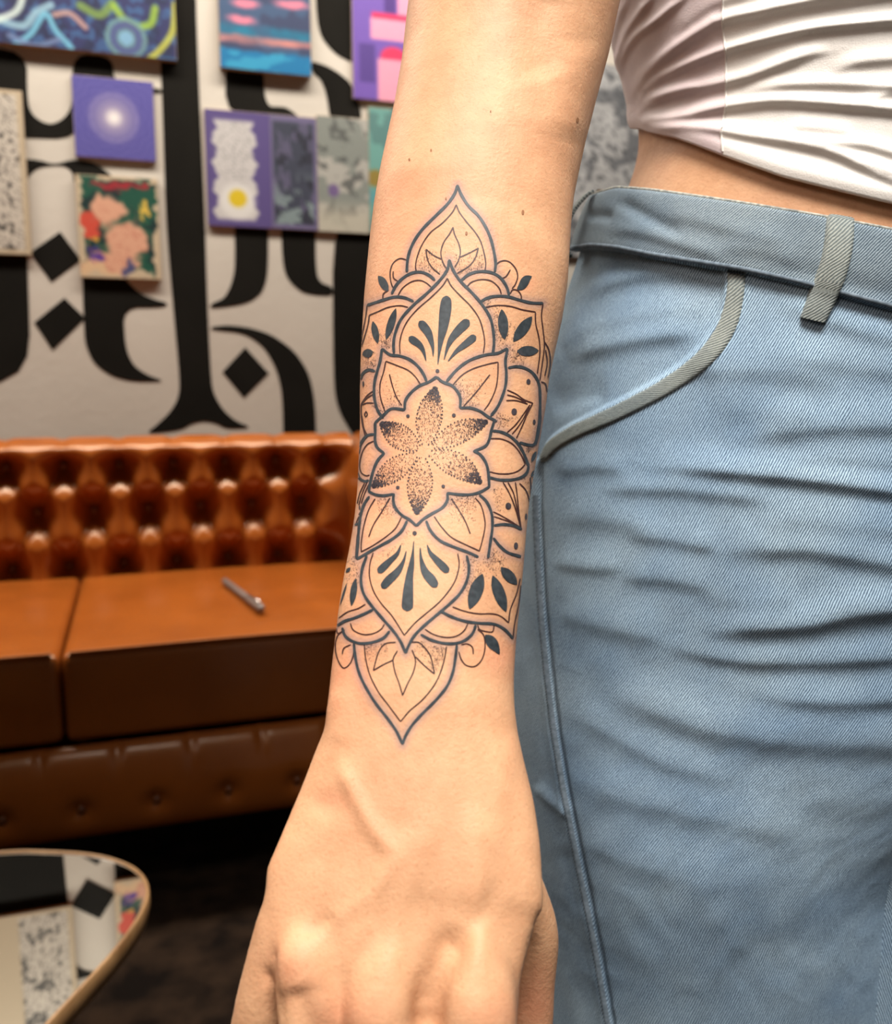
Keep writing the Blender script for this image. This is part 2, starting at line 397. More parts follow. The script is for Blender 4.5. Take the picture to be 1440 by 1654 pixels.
def tuft(X, Zz):
    d = np.full(X.shape, 9.0)
    for bx, bz in btn: d = np.minimum(d, np.hypot((X-bx)*1.0, (Zz-bz)*.85))
    h = .062*(1-np.exp(-(d/.038)**2))
    # diagonal pleats between neighbouring buttons
    pl = np.full(X.shape, 9.0)
    for bx, bz in btn:
        for cx, cz in btn:
            if bz > cz+.01 and abs(bx-cx) < DX*.6 and bz-cz < .2:
                ab = np.array([cx-bx, cz-bz]); t = np.clip(((X-bx)*ab[0]+(Zz-bz)*ab[1])/(ab@ab), 0, 1)
                pl = np.minimum(pl, np.hypot(X-bx-t*ab[0], Zz-bz-t*ab[1]))
    for bx, bz in btn:
        if abs(bz-ZR[0]) < .01:
            pl = np.minimum(pl, np.where(Zz > bz, np.abs(X-bx), 9))
    return h-.014*np.exp(-(pl/.011)**2)
nx = 420
xs = np.linspace(XL-.01, XR+.01, nx)
zf = np.linspace(seat_z-.05, ztop-.055, 90)
XX, ZZ = np.meshgrid(xs, zf)
face = np.stack([XX, YB+.053-tuft(XX, ZZ), ZZ], -1)
ang = np.linspace(0, np.pi, 22)[1:]
rr = .075
XA, AA = np.meshgrid(xs, ang)
sc = 1+.0*XA
for bx, bz in btn:
    if abs(bz-ZR[0]) < .01: sc -= .10*np.exp(-((XA-bx)/.014)**2)*(AA < 2.2)
ys = face[-1, :, 1][None]
roll = np.stack([XA, (YB+.065)-np.cos(AA)*(rr)*sc+.0*ys, ztop-.055+np.sin(AA)*.055*sc], -1)
w = np.clip(AA/.5, 0, 1)[..., None]
fa = np.stack([XA, np.repeat(ys, len(ang), 0)+.05*np.sin(AA)**2*.2, ztop-.055+np.sin(AA)*.055], -1)
roll = fa*(1-w)+roll*w
backd = np.stack([np.stack([xs, np.full(nx, YB+.14), np.full(nx, z)], -1) for z in (ztop-.3, .17)])
seatd = np.stack([np.stack([xs, np.full(nx, YB+.06), np.full(nx, .17)], -1)])
grid_obj('backrest', np.concatenate([seatd, face, roll, backd]), M_leather, sofa)
def dome(loc, r, ax, name='button', parent=sofa, m=None):
    bm = bmesh.new(); bmesh.ops.create_uvsphere(bm, u_segments=10, v_segments=6, radius=r)
    for v in bm.verts: v.co[ax] *= .5; v.co += Vector(loc)
    return bm_obj(name, bm, m or M_button, parent)
for bx, bz in btn: dome((bx, YB+.051, bz), .009, 1)
# seat cushions
split = on_z(112, 1000, seat_z)[0]; cw = XR-split
print('cushion', cw)
def rbox(lo, hi, r, puff, nu=26, nv=26):
    bm = bmesh.new(); box_bm(bm, lo, hi, r, 5)
    bmesh.ops.subdivide_edges(bm, edges=[e for e in bm.edges if e.calc_length() > .1], cuts=8, use_grid_fill=True)
    c = (Vector(lo)+Vector(hi))/2; h = (Vector(hi)-Vector(lo))/2
    for v in bm.verts:
        u, w_ = (v.co.x-c.x)/h.x, (v.co.y-c.y)/h.y
        if v.co.z > c.z: v.co.z += puff*(1-u*u)*(1-w_*w_)
    return bm
edges = [split, split-cw, split-2*cw] 
XL2 = split-2*cw
for i, x0 in enumerate(edges):
    lo = (x0+.002, yfront, zlow); hi = (x0+cw-.002, YB+.05, seat_z)
    c = bm_obj('seat_cushion', rbox(lo, hi, .018, .012), M_leather, sofa)
    path = cr([(lo[0]+.012, yfront+.003, seat_z-.001), ((lo[0]+hi[0])/2, yfront+.003, seat_z+.001), (hi[0]-.012, yfront+.003, seat_z-.001)], n=12)
    grid_obj('piping', tube(path, .0065, 10), M_leather, c)
# base rail with pleated, buttoned front
xb = np.linspace(XL-.2, XR+.2, 400)
base_btn = [on_y(x, y, yfront-.005) for x, y in ((6, 1309), (133, 1300), (254, 1284), (367, 1271))]
bdx = np.polyfit(np.arange(4), [b[0] for b in base_btn], 1)[0]; bz0 = np.mean([b[2] for b in base_btn])
bxs = [base_btn[0][0]+bdx*k for k in range(-12, 12)]
bxs = [b for b in bxs if XL-.15 < b < XR+.15]
sv = np.linspace(0, 1, 40)
prof = [(zlow-.004-(zlow-zbase)*s, .035*math.sin(math.pi*min(1, s*1.0))**.5) for s in sv]
Gb = []
for (z, o), s in zip(prof, sv):
    h = np.full(xb.shape, o)
    for b in bxs:
        h -= .014*np.exp(-(((xb-b)/.02)**2+((z-bz0)/.02)**2)) + (.006*np.exp(-((xb-b-bdx/2)/.008)**2)*np.exp(-((z-zlow)/.04)**2))
    Gb.append(np.stack([xb, yfront-.004-h, np.full(xb.shape, z)], -1))
Gb = np.array(Gb)
bk = np.stack([np.stack([xb, np.full(xb.shape, YB+.13), np.full(xb.shape, z)], -1) for z in (zbase, zlow)])
grid_obj('base_rail', np.concatenate([Gb, bk]), M_leather, sofa)
for b in bxs: dome((b, yfront-.028, bz0), .008, 1)
# arms: scroll profile swept front to back
def arm(xin, sgn):
    prof = [(0, .17), (0, seat_z), (.0, seat_z+.14), (-.012, seat_z+.2)]
    ca, cz, r = .085, ztop-.085, .085
    prof += [(ca-r*math.cos(a), cz+r*math.sin(a)) for a in np.linspace(.15, math.pi*1.25, 22)]
    prof += [(.15, seat_z+.08), (.16, .17)]
    p = np.array(prof); yy = np.linspace(yfront-.02, YB+.14, 26)
    G = np.array([[(xin+sgn*a, y, z) for a, z in p] for y in yy])
    o = grid_obj('armrest', G, M_leather, sofa, wrap=True, caps=True)
    grid_obj('piping', tube([(xin+sgn*a, yfront-.022, z) for a, z in p], .005, 8, True), M_leather, o)
    for t in np.linspace(.05, .95, 13):
        a, z = p[4+int(t*20)]
        dome((xin+sgn*(a*.8+.085*.2), yfront-.024, z*.9+cz*.1), .006, 1, 'stud', o)
arm(XR, 1); arm(XL2, -1)
for x in (XL2-.08, XR+.08):
    for y in (yfront+.08, YB+.06):
        bm = bmesh.new(); r = bmesh.ops.create_cone(bm, cap_ends=True, segments=20, radius1=.028, radius2=.042, depth=.175)
        for v in bm.verts: v.co += Vector((x, y, .0875))
        bm_obj('foot', bm, M_foot, sofa)
settle(sofa)
tag(sofa, 'cognac brown leather chesterfield sofa with deep buttoned back and three seat cushions', 'sofa')

# pen left on the seat
pa, pb = on_z(362, 938, seat_z+.0205), on_z(424, 984, seat_z+.0205)
pen = empty('clear_pen', tuple(pa)); dv = pb-pa
M_clear = mat('smoky_plastic', (.20, .16, .14), .25, spec=.5); NT(M_clear)
M_chrome = mat('pen_metal', (.75, .72, .68), .25, 1.0)
def pp(t): return pa+dv*t
grid_obj('barrel', tube([pp(0), pp(.02), pp(.6), pp(.62)], [.003, .0075, .0075, .0065], 12), M_clear, pen, wrap=True, caps=True)
grid_obj('cap', tube([pp(.62), pp(.63), pp(.96), pp(1)], [.0065, .0085, .0085, .004], 12), M_clear, pen, wrap=True, caps=True)
grid_obj('clip', tube([pp(.66)+(0, 0, .0095), pp(.8)+(0, 0, .0115), pp(.94)+(0, 0, .0105)], .0016, 6), M_chrome, pen, wrap=True, caps=True)
settle(pen); tag(pen, 'smoky grey pen lying on the orange leather seat', 'pen')

# ------------------------------------------------------------------ mirror topped table
TZ = .37
out_px = [(-420, 1480), (-200, 1395), (0, 1375), (80, 1374), (150, 1379), (198, 1391), (228, 1409), (241, 1434), (236, 1463), (215, 1500), (180, 1545), (130, 1600), (80, 1654), (0, 1740), (-120, 1860), (-300, 1900), (-480, 1760), (-520, 1600)]
op = cr([on_z(x, y, TZ)[:2] for x, y in out_px], n=180, closed=True)[:-1]
table = empty('mirror_table', (op[:, 0].mean(), op[:, 1].mean(), 0))
cen = op.mean(0)
nrm = op-cen
def shrink(p, d):
    T = np.roll(p, -1, 0)-np.roll(p, 1, 0); T /= np.linalg.norm(T, axis=1)[:, None]
    N = np.stack([-T[:, 1], T[:, 0]], 1)
    if ((cen-p)*N).sum() < 0: N = -N
    return p+N*d
M_mirror = mat('mirror_glass', (.80, .82, .80), .015, 1.0)
M_rim = noisy('pale_wood_rim', lin((164, 126, 84)), lin((132, 96, 60)), 25, .35, .5)
M_dwood = noisy('dark_wood', (.06, .03, .014), (.10, .05, .022), 18, .4, .5)
inn = shrink(op, .0042)
V = [(x, y, TZ-.001) for x, y in inn]; n = len(V)
mesh_obj('mirror_top', V+[(x, y, TZ-.004) for x, y in inn], [tuple(range(n))]+[(i, (i+1) % n, (i+1) % n+n, i+n) for i in range(n)], M_mirror, table, smooth=False)
prof = [(.0045, -.003), (.004, .0005), (.003, .0014), (.0015, .0014), (0, 0), (-.0005, -.012), (.002, -.024), (.02, -.026)]
G = np.array([[(q[0], q[1], TZ+dz) for q in shrink(op, s)] for s, dz in prof])
grid_obj('rim', G, M_rim, table, wrap=True)
und = shrink(op, .018)
V = [(x, y, TZ-.005) for x, y in und]+[(x, y, TZ-.026) for x, y in und]
mesh_obj('table_top', V, [tuple(range(n)), tuple(range(n, 2*n))[::-1]]+[(i, (i+1) % n, (i+1) % n+n, i+n) for i in range(n)], M_dwood, table, smooth=False)
for k in (25, 88, 150):
    q = op[k]*.72+cen*.28; q2 = op[k]*.85+cen*.15
    grid_obj('leg', tube([(*q, TZ-.02), (*(q*.5+q2*.5), .2), (*q2, 0.0)], [.017, .014, .009], 14), M_dwood, table, wrap=True, caps=True)
settle(table); tag(table, 'rounded triangular side table with mirror top and thin pale wood rim', 'table')

# ------------------------------------------------------------------ person
person = empty('person', tuple(W(.21, .50, 0.)))
CF, CX = .52, .2235
def xleft(px, row):
    z = zrow(row, CF); dep = CF*math.cos(THETA)-(z-ZC)*math.sin(THETA)
    return z, (px-720)/FPX*dep
def smooth_tab(a, sig):
    z = np.arange(-.2, 1.8, .002); v = np.interp(z, a[:, 0], a[:, 1]); n = int(4*sig/.002)
    k = np.exp(-.5*(np.arange(-n, n+1)*.002/sig)**2); k /= k.sum()
    return np.column_stack([z, np.convolve(np.pad(v, n, 'edge'), k, 'valid')])
def prof_tab(tab):
    a = np.array([xleft(px, r) for r, px in tab]); o = np.argsort(a[:, 0]); return smooth_tab(a[o], .010)
BODY_L = prof_tab([(-520, 930), (-300, 958), (-150, 975), (0, 994), (100, 1012), (200, 1038), (240, 1036), (300, 1014), (360, 990), (450, 950), (600, 905), (800, 880), (1000, 880)])
JEAN_L = prof_tab([(260, 985), (300, 968), (350, 946), (400, 934), (450, 915), (500, 900), (600, 868), (700, 845), (800, 833), (900, 826), (1000, 820), (1100, 818), (1200, 825), (1300, 840), (1400, 855), (1500, 868), (1654, 880)])
RY_Z = np.array([.0, .40, .60, .72, .84, .95, 1.03, 1.10, 1.20, 1.32, 1.42]); RY_V = np.array([.07, .08, .092, .102, .112, .104, .092, .090, .100, .105, .09])
RYT = smooth_tab(np.column_stack([RY_Z, RY_V]), .025)
def spow(c, e): return np.sign(c)*np.abs(c)**e
def section(phi, z, tab, off=0.0, leg=False):
    xl = np.interp(z, tab[:, 0], tab[:, 1]); ry = np.interp(z, RYT[:, 0], RYT[:, 1])
    cx = CX+0*z; rx = CX-xl
    if leg:
        t = np.clip((.80-z)/.14, 0, 1); t = t*t*(3-2*t)
        xr = (2*CX-xl)*(1-t)+(CX+.05)*t
        cx = (xl+xr)/2; rx = (xr-xl)/2
    e = 2/2.25
    X = cx+(rx+off)*spow(np.cos(phi), e); Fw = CF+(ry+off)*spow(np.sin(phi), e)
    nx_, ny_ = np.cos(phi)/rx, np.sin(phi)/ry; L = np.hypot(nx_, ny_)
    return X, Fw, nx_/L, ny_/L
def zcurve(phi, curve, tab, off=0.0, it=10):
    c = np.array(curve, float); z = np.full(phi.shape, 1.03)
    for _ in range(it):
        X, Fw, _a, _b = section(phi, z, tab, off)
        px, py, d = proj(W(X, Fw, z))
        z = zrow(np.interp(px, c[:, 0], c[:, 1]), Fw)
    return z
# angles: dense over the side that is seen (left side pi .. front 3pi/2)
def phis(nd, ns): return np.r_[np.linspace(math.radians(165), math.radians(318), nd, endpoint=False), np.linspace(math.radians(318), math.radians(525), ns, endpoint=False)]

# ---- skin
def skin_mat():
    m = mat('skin', (.7, .45, .3), .55, spec=.25); t = NT(m)
    m.node_tree.nodes['Principled BSDF'].inputs['Roughness'].default_value = .55
    n1 = t.noise(28, 4); base_ = t.ramp(n1.outputs[0], [(.3, lin((193, 144, 108))), (.7, lin((207, 160, 122)))])
    n2 = t.noise(150, 3); mot = t.ramp(n2.outputs[0], [(.35, (.93, .90, .88)), (.62, (1, 1, 1))])
    c = t.mix(1.0, base_.outputs[0], mot.outputs[0], 'MULTIPLY')
    n3 = t.noise(800, 2); pore = t.ramp(n3.outputs[0], [(.28, (.78, .70, .64)), (.41, (1, 1, 1))])
    c = t.mix(.45, c, pore.outputs[0], 'MULTIPLY')
    a = t.n('ShaderNodeAttribute', attribute_name='redness'); c = t.mix(a.outputs['Fac'], c, tuple(lin((224, 140, 108))))
    a2 = t.n('ShaderNodeAttribute', attribute_name='ink_wash'); c = t.mix(a2.outputs['Fac'], c, tuple(lin((124, 108, 112))))
    t.l(c, t.b.inputs['Base Color'])
    t.b.inputs['Subsurface Weight'].default_value = .12; t.b.inputs['Subsurface Radius'].default_value = (1, .35, .2); t.b.inputs['Subsurface Scale'].default_value = .004
    nb = t.noise(700, 3, rough=.6); t.bump(nb.outputs[0], .00035, .6)
    return m
M_skin = skin_mat()
VV, FF = [], []
def add_tube(C, A, B, lat, n=64, e=1.0, cap=True):
    """rings: centre C, half width A along lat, half depth B; joined with caps"""
    global VV, FF
    C = np.array(C, float); m = len(C); T = np.gradient(C, axis=0); T /= np.linalg.norm(T, axis=1)[:, None]
    lat = np.asarray(lat, float); lat = np.repeat(lat[None], m, 0) if lat.ndim == 1 else lat
    L = lat-(lat*T).sum(1)[:, None]*T; L /= np.linalg.norm(L, axis=1)[:, None]
    N = np.cross(L, T)
    ph = np.linspace(0, 2*np.pi, n, endpoint=False)
    G = C[:, None]+np.array(A)[:, None, None]*L[:, None]*spow(np.cos(ph), e)[None, :, None]+np.array(B)[:, None, None]*N[:, None]*spow(np.sin(ph), e)[None, :, None]
    off = len(VV)
    VV += [tuple(v) for v in G.reshape(-1, 3)]
    FF += grid_faces(m, n, True, off)
    c0, c1 = len(VV), len(VV)+1
    VV += [tuple(C[0]-T[0]*0.3*min(A[0], B[0])), tuple(C[-1]+T[-1]*.6*min(A[-1], B[-1]))]
    FF += [(off+(j+1) % n, off+j, c0) for j in range(n)]+[(off+(m-1)*n+j, off+(m-1)*n+(j+1) % n, c1) for j in range(n)]
# torso
zt = np.linspace(.82, 1.40, 60)
rings = []
ph = np.linspace(0, 2*np.pi, 120, endpoint=False)
for z in zt:
    X, Fw, _, _ = section(ph, np.full(ph.shape, z), BODY_L, -.0015)
    if z > 1.30:
        k = 1-.35*((z-1.30)/.10)**2; X = CX+(X-CX)*k; Fw = CF+(Fw-CF)*k
    rings.append(W(X, Fw, np.full(ph.shape, z)))
off = len(VV); VV += [tuple(v) for v in np.array(rings).reshape(-1, 3)]; FF += [f[::-1] for f in grid_faces(60, 120, True, off)]
FF += [tuple(range(off, off+120)), tuple(range(off+59*120, off+60*120))[::-1]]
add_tube([W(np.array(CX), np.array(CF), np.array(z)) for z in (1.36, 1.42, 1.50)], [.07, .056, .054], [.06, .055, .055], Rh, 40)
# arm: rows of the outline (row, left, right, depth of axis, depth/width ratio)
ARM = [(60, 653, 985, .392, .86), (130, 645, 966, .386, .85), (200, 633, 948, .379, .84), (250, 622, 937, .374, .83), (300, 611, 927, .369, .82), (350, 602, 922, .364, .81), (400, 596, 919, .360, .8), (450, 591, 916, .355, .8), (500, 586, 908, .350, .79), (550, 583, 897, .346, .78), (600, 581, 887, .342, .77), (650, 580, 881, .338, .76),
       (700, 580, 872, .333, .75), (750, 578, 863, .329, .74), (800, 576, 855, .324, .73), (850, 571, 850, .320, .72), (900, 563, 846, .315, .71), (950, 553, 841, .311, .7), (1000, 545, 836, .306, .68), (1050, 539, 832, .302, .66), (1100, 533, 830, .298, .63), (1140, 529, 831, .294, .60), (1180, 525, 836, .291, .56), (1220, 509, 846, .288, .51), (1280, 487, 862, .283, .45),
       (1340, 464, 873, .278, .40), (1400, 442, 879, .273, .365), (1440, 424, 879, .270, .345), (1475, 428, 870, .267, .335), (1520, 440, 862, .263, .32), (1560, 452, 850, .260, .29), (1600, 462, 842, .258, .25), (1650, 470, 838, .2565, .22), (1700, 480, 826, .256, .18)]
C, A, B = [], [], []
sh = W(np.array(.085), np.array(.535), np.array(1.345)); el = P(825, -10, .395)
for t in (0, .15, .35, .55, .75, .9):
    C.append(sh*(1-t)+el*t); A.append(.052-.006*t); B.append(.052-.008*t)
for r, l, rr_, d, k in ARM:
    C.append(P((l+rr_)/2, r, d)); A.append((rr_-l)/2/FPX*d); B.append((rr_-l)/2/FPX*d*k)
C = np.array(C); Cs = C.copy()
add_tube(C, A, B, Rh, 96)
def finger(pts, e=1.0):
    q = cr([(p[0], p[1], p[2], p[3]) for p in pts], n=26)
    Cc = np.array([P(a, b, c) for a, b, c, _ in q]); r = q[:, 3]
    add_tube(Cc, r, r*.95, Rh, 28)
#            px   row   depth radius
finger([(505, 1390, .274, .0080), (471, 1480, .270, .0094), (445, 1555, .267, .0088), (418, 1650, .266, .0080), (400, 1770, .270, .0076), (402, 1880, .276, .0068), (414, 1950, .284, .0058)])
finger([(540, 1440, .2705, .0080), (500, 1560, .257, .0092), (504, 1680, .253, .0088), (506, 1820, .255, .0085), (512, 1950, .262, .0078), (522, 2030, .270, .0064)])
finger([(630, 1440, .2705, .0080), (622, 1590, .254, .0104), (624, 1720, .250, .0102), (620, 1880, .252, .0092), (620, 2020, .260, .0082), (624, 2100, .268, .0066)])
finger([(750, 1440, .2705, .0080), (766, 1590, .255, .0112), (766, 1720, .251, .0112), (762, 1880, .253, .0096), (754, 2010, .261, .0082), (748, 2080, .268, .0066)])
finger([(800, 1380, .288, .0105), (838, 1455, .292, .0096), (857, 1512, .294, .0090), (853, 1585, .295, .0086), (848, 1660, .296, .0088), (838, 1770, .297, .0078), (830, 1830, .297, .006)])
# her other arm hangs at her far side, beyond the frame
add_tube([W(np.array(a), np.array(b), np.array(c)) for a, b, c in ((.345, .535, 1.36), (.385, .535, 1.31), (.412, .54, 1.20), (.43, .545, 1.08), (.437, .535, 1.02), (.442, .515, .92), (.445, .495, .835), (.446, .485, .79), (.446, .478, .745))], [.05, .05, .044, .038, .039, .034, .026, .024, .020], [.05, .05, .044, .038, .039, .034, .030, .040, .038], Rh, 48)
for k, (f0, ln) in enumerate(((.448, .075), (.468, .085), (.488, .08), (.507, .062))):
    add_tube([W(np.array(.446-.004*t*t), np.array(f0-.004*t), np.array(.76-ln*1.25*t)) for t in (0, .35, .6, .8, 1)], [.0095, .009, .0085, .008, .0065], [.0095, .009, .0085, .008, .0065], Rh, 20)
add_tube([W(np.array(a), np.array(b), np.array(c)) for a, b, c in ((.44, .465, .81), (.434, .445, .785), (.43, .436, .755), (.43, .432, .725))], [.014, .0115, .0105, .008], [.014, .0115, .0105, .008], Rh, 20)
me = bpy.data.meshes.new('body'); me.from_pydata(VV, [], FF); me.update()
tmp = bpy.data.objects.new('body', me); COL.objects.link(tmp)
md = tmp.modifiers.new('r', 'REMESH'); md.mode = 'VOXEL'; md.voxel_size = .0014; md.adaptivity = 0
sm = tmp.modifiers.new('s', 'SMOOTH'); sm.factor = .5; sm.iterations = 14
bpy.context.view_layer.update()
dg = bpy.context.evaluated_depsgraph_get()
me2 = bpy.data.meshes.new_from_object(tmp.evaluated_get(dg)); bpy.data.objects.remove(tmp)
body = bpy.data.objects.new('body', me2); COL.objects.link(body); body.parent = person; me2.name = 'body'
me2.materials.clear(); me2.materials.append(M_skin)
nv = len(me2.vertices); co = np.empty(nv*3); me2.vertices.foreach_get('co', co); co = co.reshape(-1, 3)
no = np.empty(nv*3); me2.vertices.foreach_get('normal', no); no = no.reshape(-1, 3)
print('BODY verts', nv)
px, py, dep = proj(co); vd = co-CAM; vd /= np.linalg.norm(vd, axis=1)[:, None]
facing = np.clip(-(no*vd).sum(1)*2.2, 0, 1)*(dep < .44)
def seg_dist(PX, PY, q):
    """distance to polyline, signed (+ = below / right of it) and position 0..1"""
    best = np.full(PX.shape, 1e9); sg = np.zeros(PX.shape); tt = np.zeros(PX.shape); n = len(q)-1
    for i in range(n):
        a, b = q[i], q[i+1]; ab = b-a; L2 = ab@ab+1e-9
        t = np.clip(((PX-a[0])*ab[0]+(PY-a[1])*ab[1])/L2, 0, 1)
        dx, dy = PX-a[0]-t*ab[0], PY-a[1]-t*ab[1]; d = np.hypot(dx, dy)
        m = d < best; best[m] = d[m]; s = ab[0]*(PY-a[1])-ab[1]*(PX-a[0])
        sg[m] = np.sign(s)[m]; tt[m] = ((i+t)/n)[m]
    return best, sg, tt
# ridges (tendons, veins) and knuckle mounds, mm
RIDGE = [([(545, 1225), (575, 1290), (610, 1350), (640, 1385)], 14, 1.1), ([(640, 1385), (600, 1440), (520, 1500)], 15, .5), ([(660, 1330), (600, 1470), (560, 1600)], 20, .7), ([(760, 1290), (770, 1440), (770, 1600)], 26, 1.3),
         ([(700, 1300), (650, 1450), (620, 1600)], 22, .8), ([(475, 1330), (440, 1420), (425, 1480)], 16, .6), ([(720, 1560), (780, 1470), (800, 1420)], 14, -.5), ([(545, 1110), (560, 1160), (548, 1210)], 16, .5), ([(830, 1180), (800, 1300), (795, 1400)], 20, .5),
         ([(685, 1690), (700, 1590), (745, 1490)], 26, -2.4), ([(515, 1690), (486, 1630), (474, 1590)], 30, -1.7), ([(545, 1480), (505, 1500), (495, 1520)], 12, -.7), ([(862, 1500), (856, 1560), (843, 1654)], 10, -.6), ([(425, 1560), (438, 1590), (450, 1654)], 8, -1.0), ([(890, -30), (872, 50), (895, 130)], 40, -1.5), ([(660, 60), (680, 200), (690, 320)], 60, .5), ([(930, 60), (925, 140), (905, 230)], 40, 1.0)]
MOUND = [(520, 1300, 26, 22, -1.0), (468, 1540, 34, 44, 1.3), (560, 1630, 50, 60, .9), (765, 1630, 60, 60, .9), (425, 1490, 22, 40, .6), (535, 1160, 26, 40, 1.0), (690, 1480, 60, 50, -.9), (520, 1385, 40, 40, -.5)]
h = np.zeros(nv)
idx = np.where(facing > 0)[0]
for pts, w_, a in RIDGE:
    d, s, t = seg_dist(px[idx], py[idx], cr(pts, n=14)); h[idx] += a*np.exp(-(d/w_)**2)*np.clip(np.sin(np.pi*np.clip(t, .02, .98))*1.8, 0, 1)
for x, y, rx, ry, a in MOUND: h[idx] += a*np.exp(-((px[idx]-x)/rx)**2-((py[idx]-y)/ry)**2)
co += no*(h*facing*.00115)[:, None]
me2.vertices.foreach_set('co', co.ravel()); me2.update()
me2.polygons.foreach_set('use_smooth', np.ones(len(me2.polygons), bool))

# ---- tattoo: every line transcribed as a stroke and laid on the skin
def tr(ox, oy, s): return lambda L: [(ox+p[0]/s, oy+p[1]/s)+tuple(p[2:]) for p in L]
g1, g2, g3 = tr(540, 280, 3.789), tr(540, 560, 3.789), tr(500, 840, 3.6)
TH, MD, TN = 4.6, 3.0, 2.1
thick, thin, blobs, dots = [], [], [], []
def K(g, *ls): thick.extend(g(l) for l in ls)
def T_(g, *ls): thin.extend(g(l) for l in ls)
def Bk(g, s, *ls):
    for l in ls: blobs.append([(a, b, w/s) for a, b, w in g(l)])
def D(g, s, *ls):
    for l in ls:
        x, y = g([l[:2]])[0]; dots.append((x, y, l[2]/s, (l[3] if len(l) > 3 else l[2])/s))
def leaf(a, b, w, bow=0):
    (ax, ay), (bx, by) = a, b; o = []
    for t, k in ((0, .06), (.12, .5), (.3, .9), (.5, 1), (.7, .88), (.88, .48), (1, .06)):
        o.append((ax+(bx-ax)*t, ay+(by-ay)*t, w*k))
    return o
# group 1
K(g1, [(752, 72), (735, 125), (690, 190), (620, 260), (550, 330), (500, 395), (465, 465), (448, 530), (443, 605)], [(752, 72), (775, 130), (820, 200), (880, 260), (925, 330), (955, 400), (975, 480), (985, 550), (980, 605)],
  [(350, 740), (375, 690), (415, 645), (470, 612), (530, 605), (580, 625), (615, 655)], [(770, 660), (820, 620), (880, 602), (950, 605), (1010, 635), (1050, 690), (1068, 745)],
  [(485, 785), (430, 762), (370, 757), (300, 775), (200, 808)], [(890, 790), (930, 765), (990, 752), (1060, 755), (1130, 775), (1200, 792), (1275, 795)],
  [(702, 528), (690, 590), (640, 660), (560, 740), (480, 810), (410, 890), (375, 970), (362, 1040), (365, 1105)], [(702, 528), (725, 590), (770, 660), (840, 730), (900, 800), (950, 880), (970, 960), (975, 1040), (968, 1105)],
  [(292, 1072), (340, 1110), (400, 1118), (460, 1140), (510, 1180), (545, 1230), (565, 1275)], [(292, 1072), (280, 1150), (260, 1220), (245, 1290), (245, 1370), (265, 1450), (300, 1500)],
  [(1058, 1070), (1000, 1100), (930, 1110), (860, 1130), (800, 1160), (740, 1210), (685, 1275)], [(1058, 1070), (1045, 1150), (1050, 1220), (1045, 1300), (1020, 1380), (990, 1440), (955, 1485)],
  [(160, 1262), (175, 1225), (210, 1203), (250, 1212)])
T_(g1, [(745, 192), (720, 240), (660, 305), (590, 360), (540, 430), (510, 500), (497, 560), (500, 600)], [(745, 192), (765, 240), (810, 300), (860, 360), (895, 420), (915, 490), (925, 550), (920, 600)],
   [(725, 330), (705, 370), (670, 420), (652, 475), (655, 520), (670, 560), (683, 580)], [(725, 330), (735, 375), (760, 430), (770, 480), (760, 530), (735, 575)],
   [(655, 525), (610, 505), (560, 465)], [(560, 465), (570, 530), (600, 580), (645, 618)], [(768, 513), (820, 490), (880, 458)], [(880, 458), (860, 520), (820, 570), (750, 612)],
   [(390, 745), (420, 700), (470, 665), (520, 655), (560, 670), (590, 695)], [(805, 700), (840, 665), (900, 650), (960, 660), (1005, 700), (1020, 738)],
   [(440, 530), (400, 522), (360, 550), (342, 600), (345, 660), (360, 700), (375, 690)], [(360, 600), (362, 640), (390, 662)], [(985, 560), (1020, 537), (1065, 540), (1105, 580), (1120, 630), (1105, 680), (1085, 705)], [(1075, 590), (1050, 630), (1020, 645)],
   [(297, 770), (300, 738), (332, 715)], [(1075, 735), (1090, 712), (1120, 718), (1140, 745), (1142, 775)],
   [(450, 820), (400, 810), (330, 820), (270, 845), (215, 868)], [(215, 868), (205, 930), (185, 1000), (166, 1060)], [(200, 808), (192, 880), (172, 980), (162, 1060)],
   [(920, 820), (1000, 808), (1080, 815), (1150, 835), (1228, 848)], [(1228, 848), (1230, 920), (1250, 1010), (1255, 1100), (1240, 1225)], [(1275, 795), (1265, 870), (1275, 960), (1283, 1050), (1272, 1150), (1255, 1265)],
   [(690, 642), (660, 690), (590, 760), (510, 830), (450, 900), (415, 970), (400, 1040), (402, 1105)], [(690, 642), (715, 690), (770, 750), (830, 810), (880, 880), (905, 950), (918, 1030), (910, 1100)],
   [(315, 1150), (380, 1175), (450, 1205), (495, 1245), (525, 1290)], [(315, 1150), (300, 1220), (280, 1290), (282, 1370), (310, 1460)], [(337, 1230), (355, 1300), (380, 1370), (412, 1420)],
   [(1000, 1155), (930, 1170), (850, 1195), (780, 1235), (720, 1300)], [(1000, 1155), (998, 1240), (985, 1320), (950, 1400), (915, 1450)], [(950, 1232), (890, 1310), (840, 1370), (790, 1425)],
   [(1283, 1030), (1310, 1080), (1320, 1160), (1305, 1250)], [(1262, 1275), (1290, 1290), (1300, 1340)], [(1290, 1080), (1300, 1160), (1285, 1240)])
